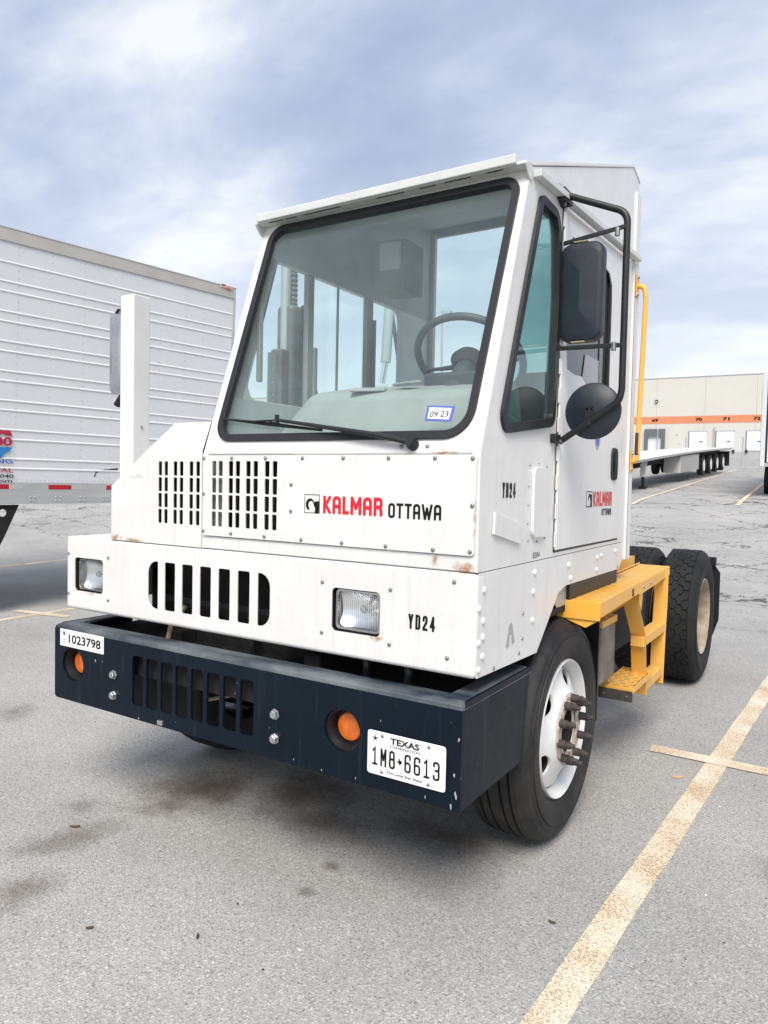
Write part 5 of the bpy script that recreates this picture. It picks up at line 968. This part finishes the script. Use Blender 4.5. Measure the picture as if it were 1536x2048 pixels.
# second box trailer at the picture's right edge
rt_ = far_thing('semi_trailer', 'white box trailer with dark-edged rear doors at the right edge', 'trailer', (-.25, 24.2, 0), None, .03)
def rbox(name, mat, *a, parent=None, bevel=.005): return box(name, mat, parent or rt_, *a, bevel)
rbox('body', 'trailer', .06, 2.6, .06, 14, .98, 3.92, bevel=.02); rbox('door_frame', 'trailer', 0, .14, 0, .1, .96, 3.95, bevel=.012); rbox('door_frame', 'trailer', 2.46, 2.6, 0, .1, .96, 3.95, bevel=.012); rbox('door_frame', 'rail', .14, 2.46, 0, .1, 3.80, 3.95, bevel=.01); rbox('sill', 'rail', .14, 2.46, 0, .1, .96, 1.08, bevel=.01)
rbox('door', 'white2', .20, 1.28, -.02, .055, 1.1, 3.78, bevel=.01); rbox('door', 'white2', 1.32, 2.42, -.02, .055, 1.1, 3.78, bevel=.01); rbox('seal', 'rubber', .145, .195, -.01, .05, 1.09, 3.79, bevel=.004); rbox('seal', 'rubber', -.004, .004, .01, .05, .96, 3.6, bevel=0)
MB().tube([(.34, -.05, 1.0), (.34, -.05, 3.85)], .018, 8).build('lock_rod', 'galv', rt_); rbox('under_guard', 'rail', .3, 2.3, .1, .2, .52, .62); rbox('guard_post', 'rail', .5, .6, .1, .2, .6, .97)
for y in (1.8, 3.05):
    for x in (.05, 2.2): MB().lathe((x+.15, y, .48), (-1 if x < 1 else 1, 0, 0), [(-.25, .28), (-.25, .48), (0, .505), (.12, .50), (.14, .3), (.1, 0)], 28).build('wheel', 'tyre', rt_)

# ================================================================== small things lying on the asphalt
def chip(name, label, cat, x, y, a, s, mat, curl=.006):
    mb = MB(); c, sn = math.cos(a), math.sin(a); pts = [(-1, 0), (-.5, .32), (.2, .38), (1, .05), (.5, -.3), (-.3, -.36)]; z0 = ground_z(x, y)
    v = [(x, y, z0+.010)]+[(x+s*(p*c-q*sn), y+s*(p*sn+q*c), z0+.005+curl*(abs(p)**2)) for p, q in pts]+[(x+s*(p*c-q*sn), y+s*(p*sn+q*c), z0+.002) for p, q in pts]
    mb.add(v, [(0, 1+k, 1+(k+1) % 6) for k in range(6)]+[(1+k, 7+k, 7+(k+1) % 6, 1+(k+1) % 6) for k in range(6)]); return tag(mb.build(name, mat, smooth=False), label, cat, 'bits of litter on the asphalt')
chip('wood_chip', 'orange wood chip lying beside the painted line', 'litter', 1.416, 2.008, .5, .035, 'chip')
chip('dry_leaf', 'dark curled leaf lying nearest to the lower left corner', 'leaf', 0, -.563, .9, .012, 'leaf'); chip('dry_leaf', 'dark curled leaf in the open asphalt below the bumper lamp', 'leaf', .336, -.39, 2.2, .013, 'leaf'); chip('dry_leaf', 'dark curled leaf beside the lower end of the painted line', 'leaf', 1.302, .365, 0, .013, 'leaf'); chip('dry_leaf', 'thin dark leaf on the brown oil stain left of the bumper', 'leaf', -.684, -.147, .6, .022, 'leaf')
gr = MB(); random.seed(11)
for k in range(420):
    r = 1.2+8*random.random()**1.5; a = random.uniform(R(60), R(190)); x, y = 2.1+r*math.cos(a), -2.1+r*math.sin(a); s = random.choice((.002, .003, .003, .004, .006)); z = ground_z(x, y)
    pts = [(random.uniform(.6, 1.2)*s*math.cos(2*math.pi*i/5), random.uniform(.6, 1.2)*s*math.sin(2*math.pi*i/5)) for i in range(5)]; gr.cur = 1 if random.random() < .35 else 0
    gr.add([(x, y, z+s*.8)]+[(x+p, y+q, z-.001) for p, q in pts], [(0, 1+i, 1+(i+1) % 5) for i in range(5)])
tag(gr.build('grit', ['dark', 'sticker'], smooth=False), 'loose grit scattered over the asphalt', 'grit', kind='stuff')
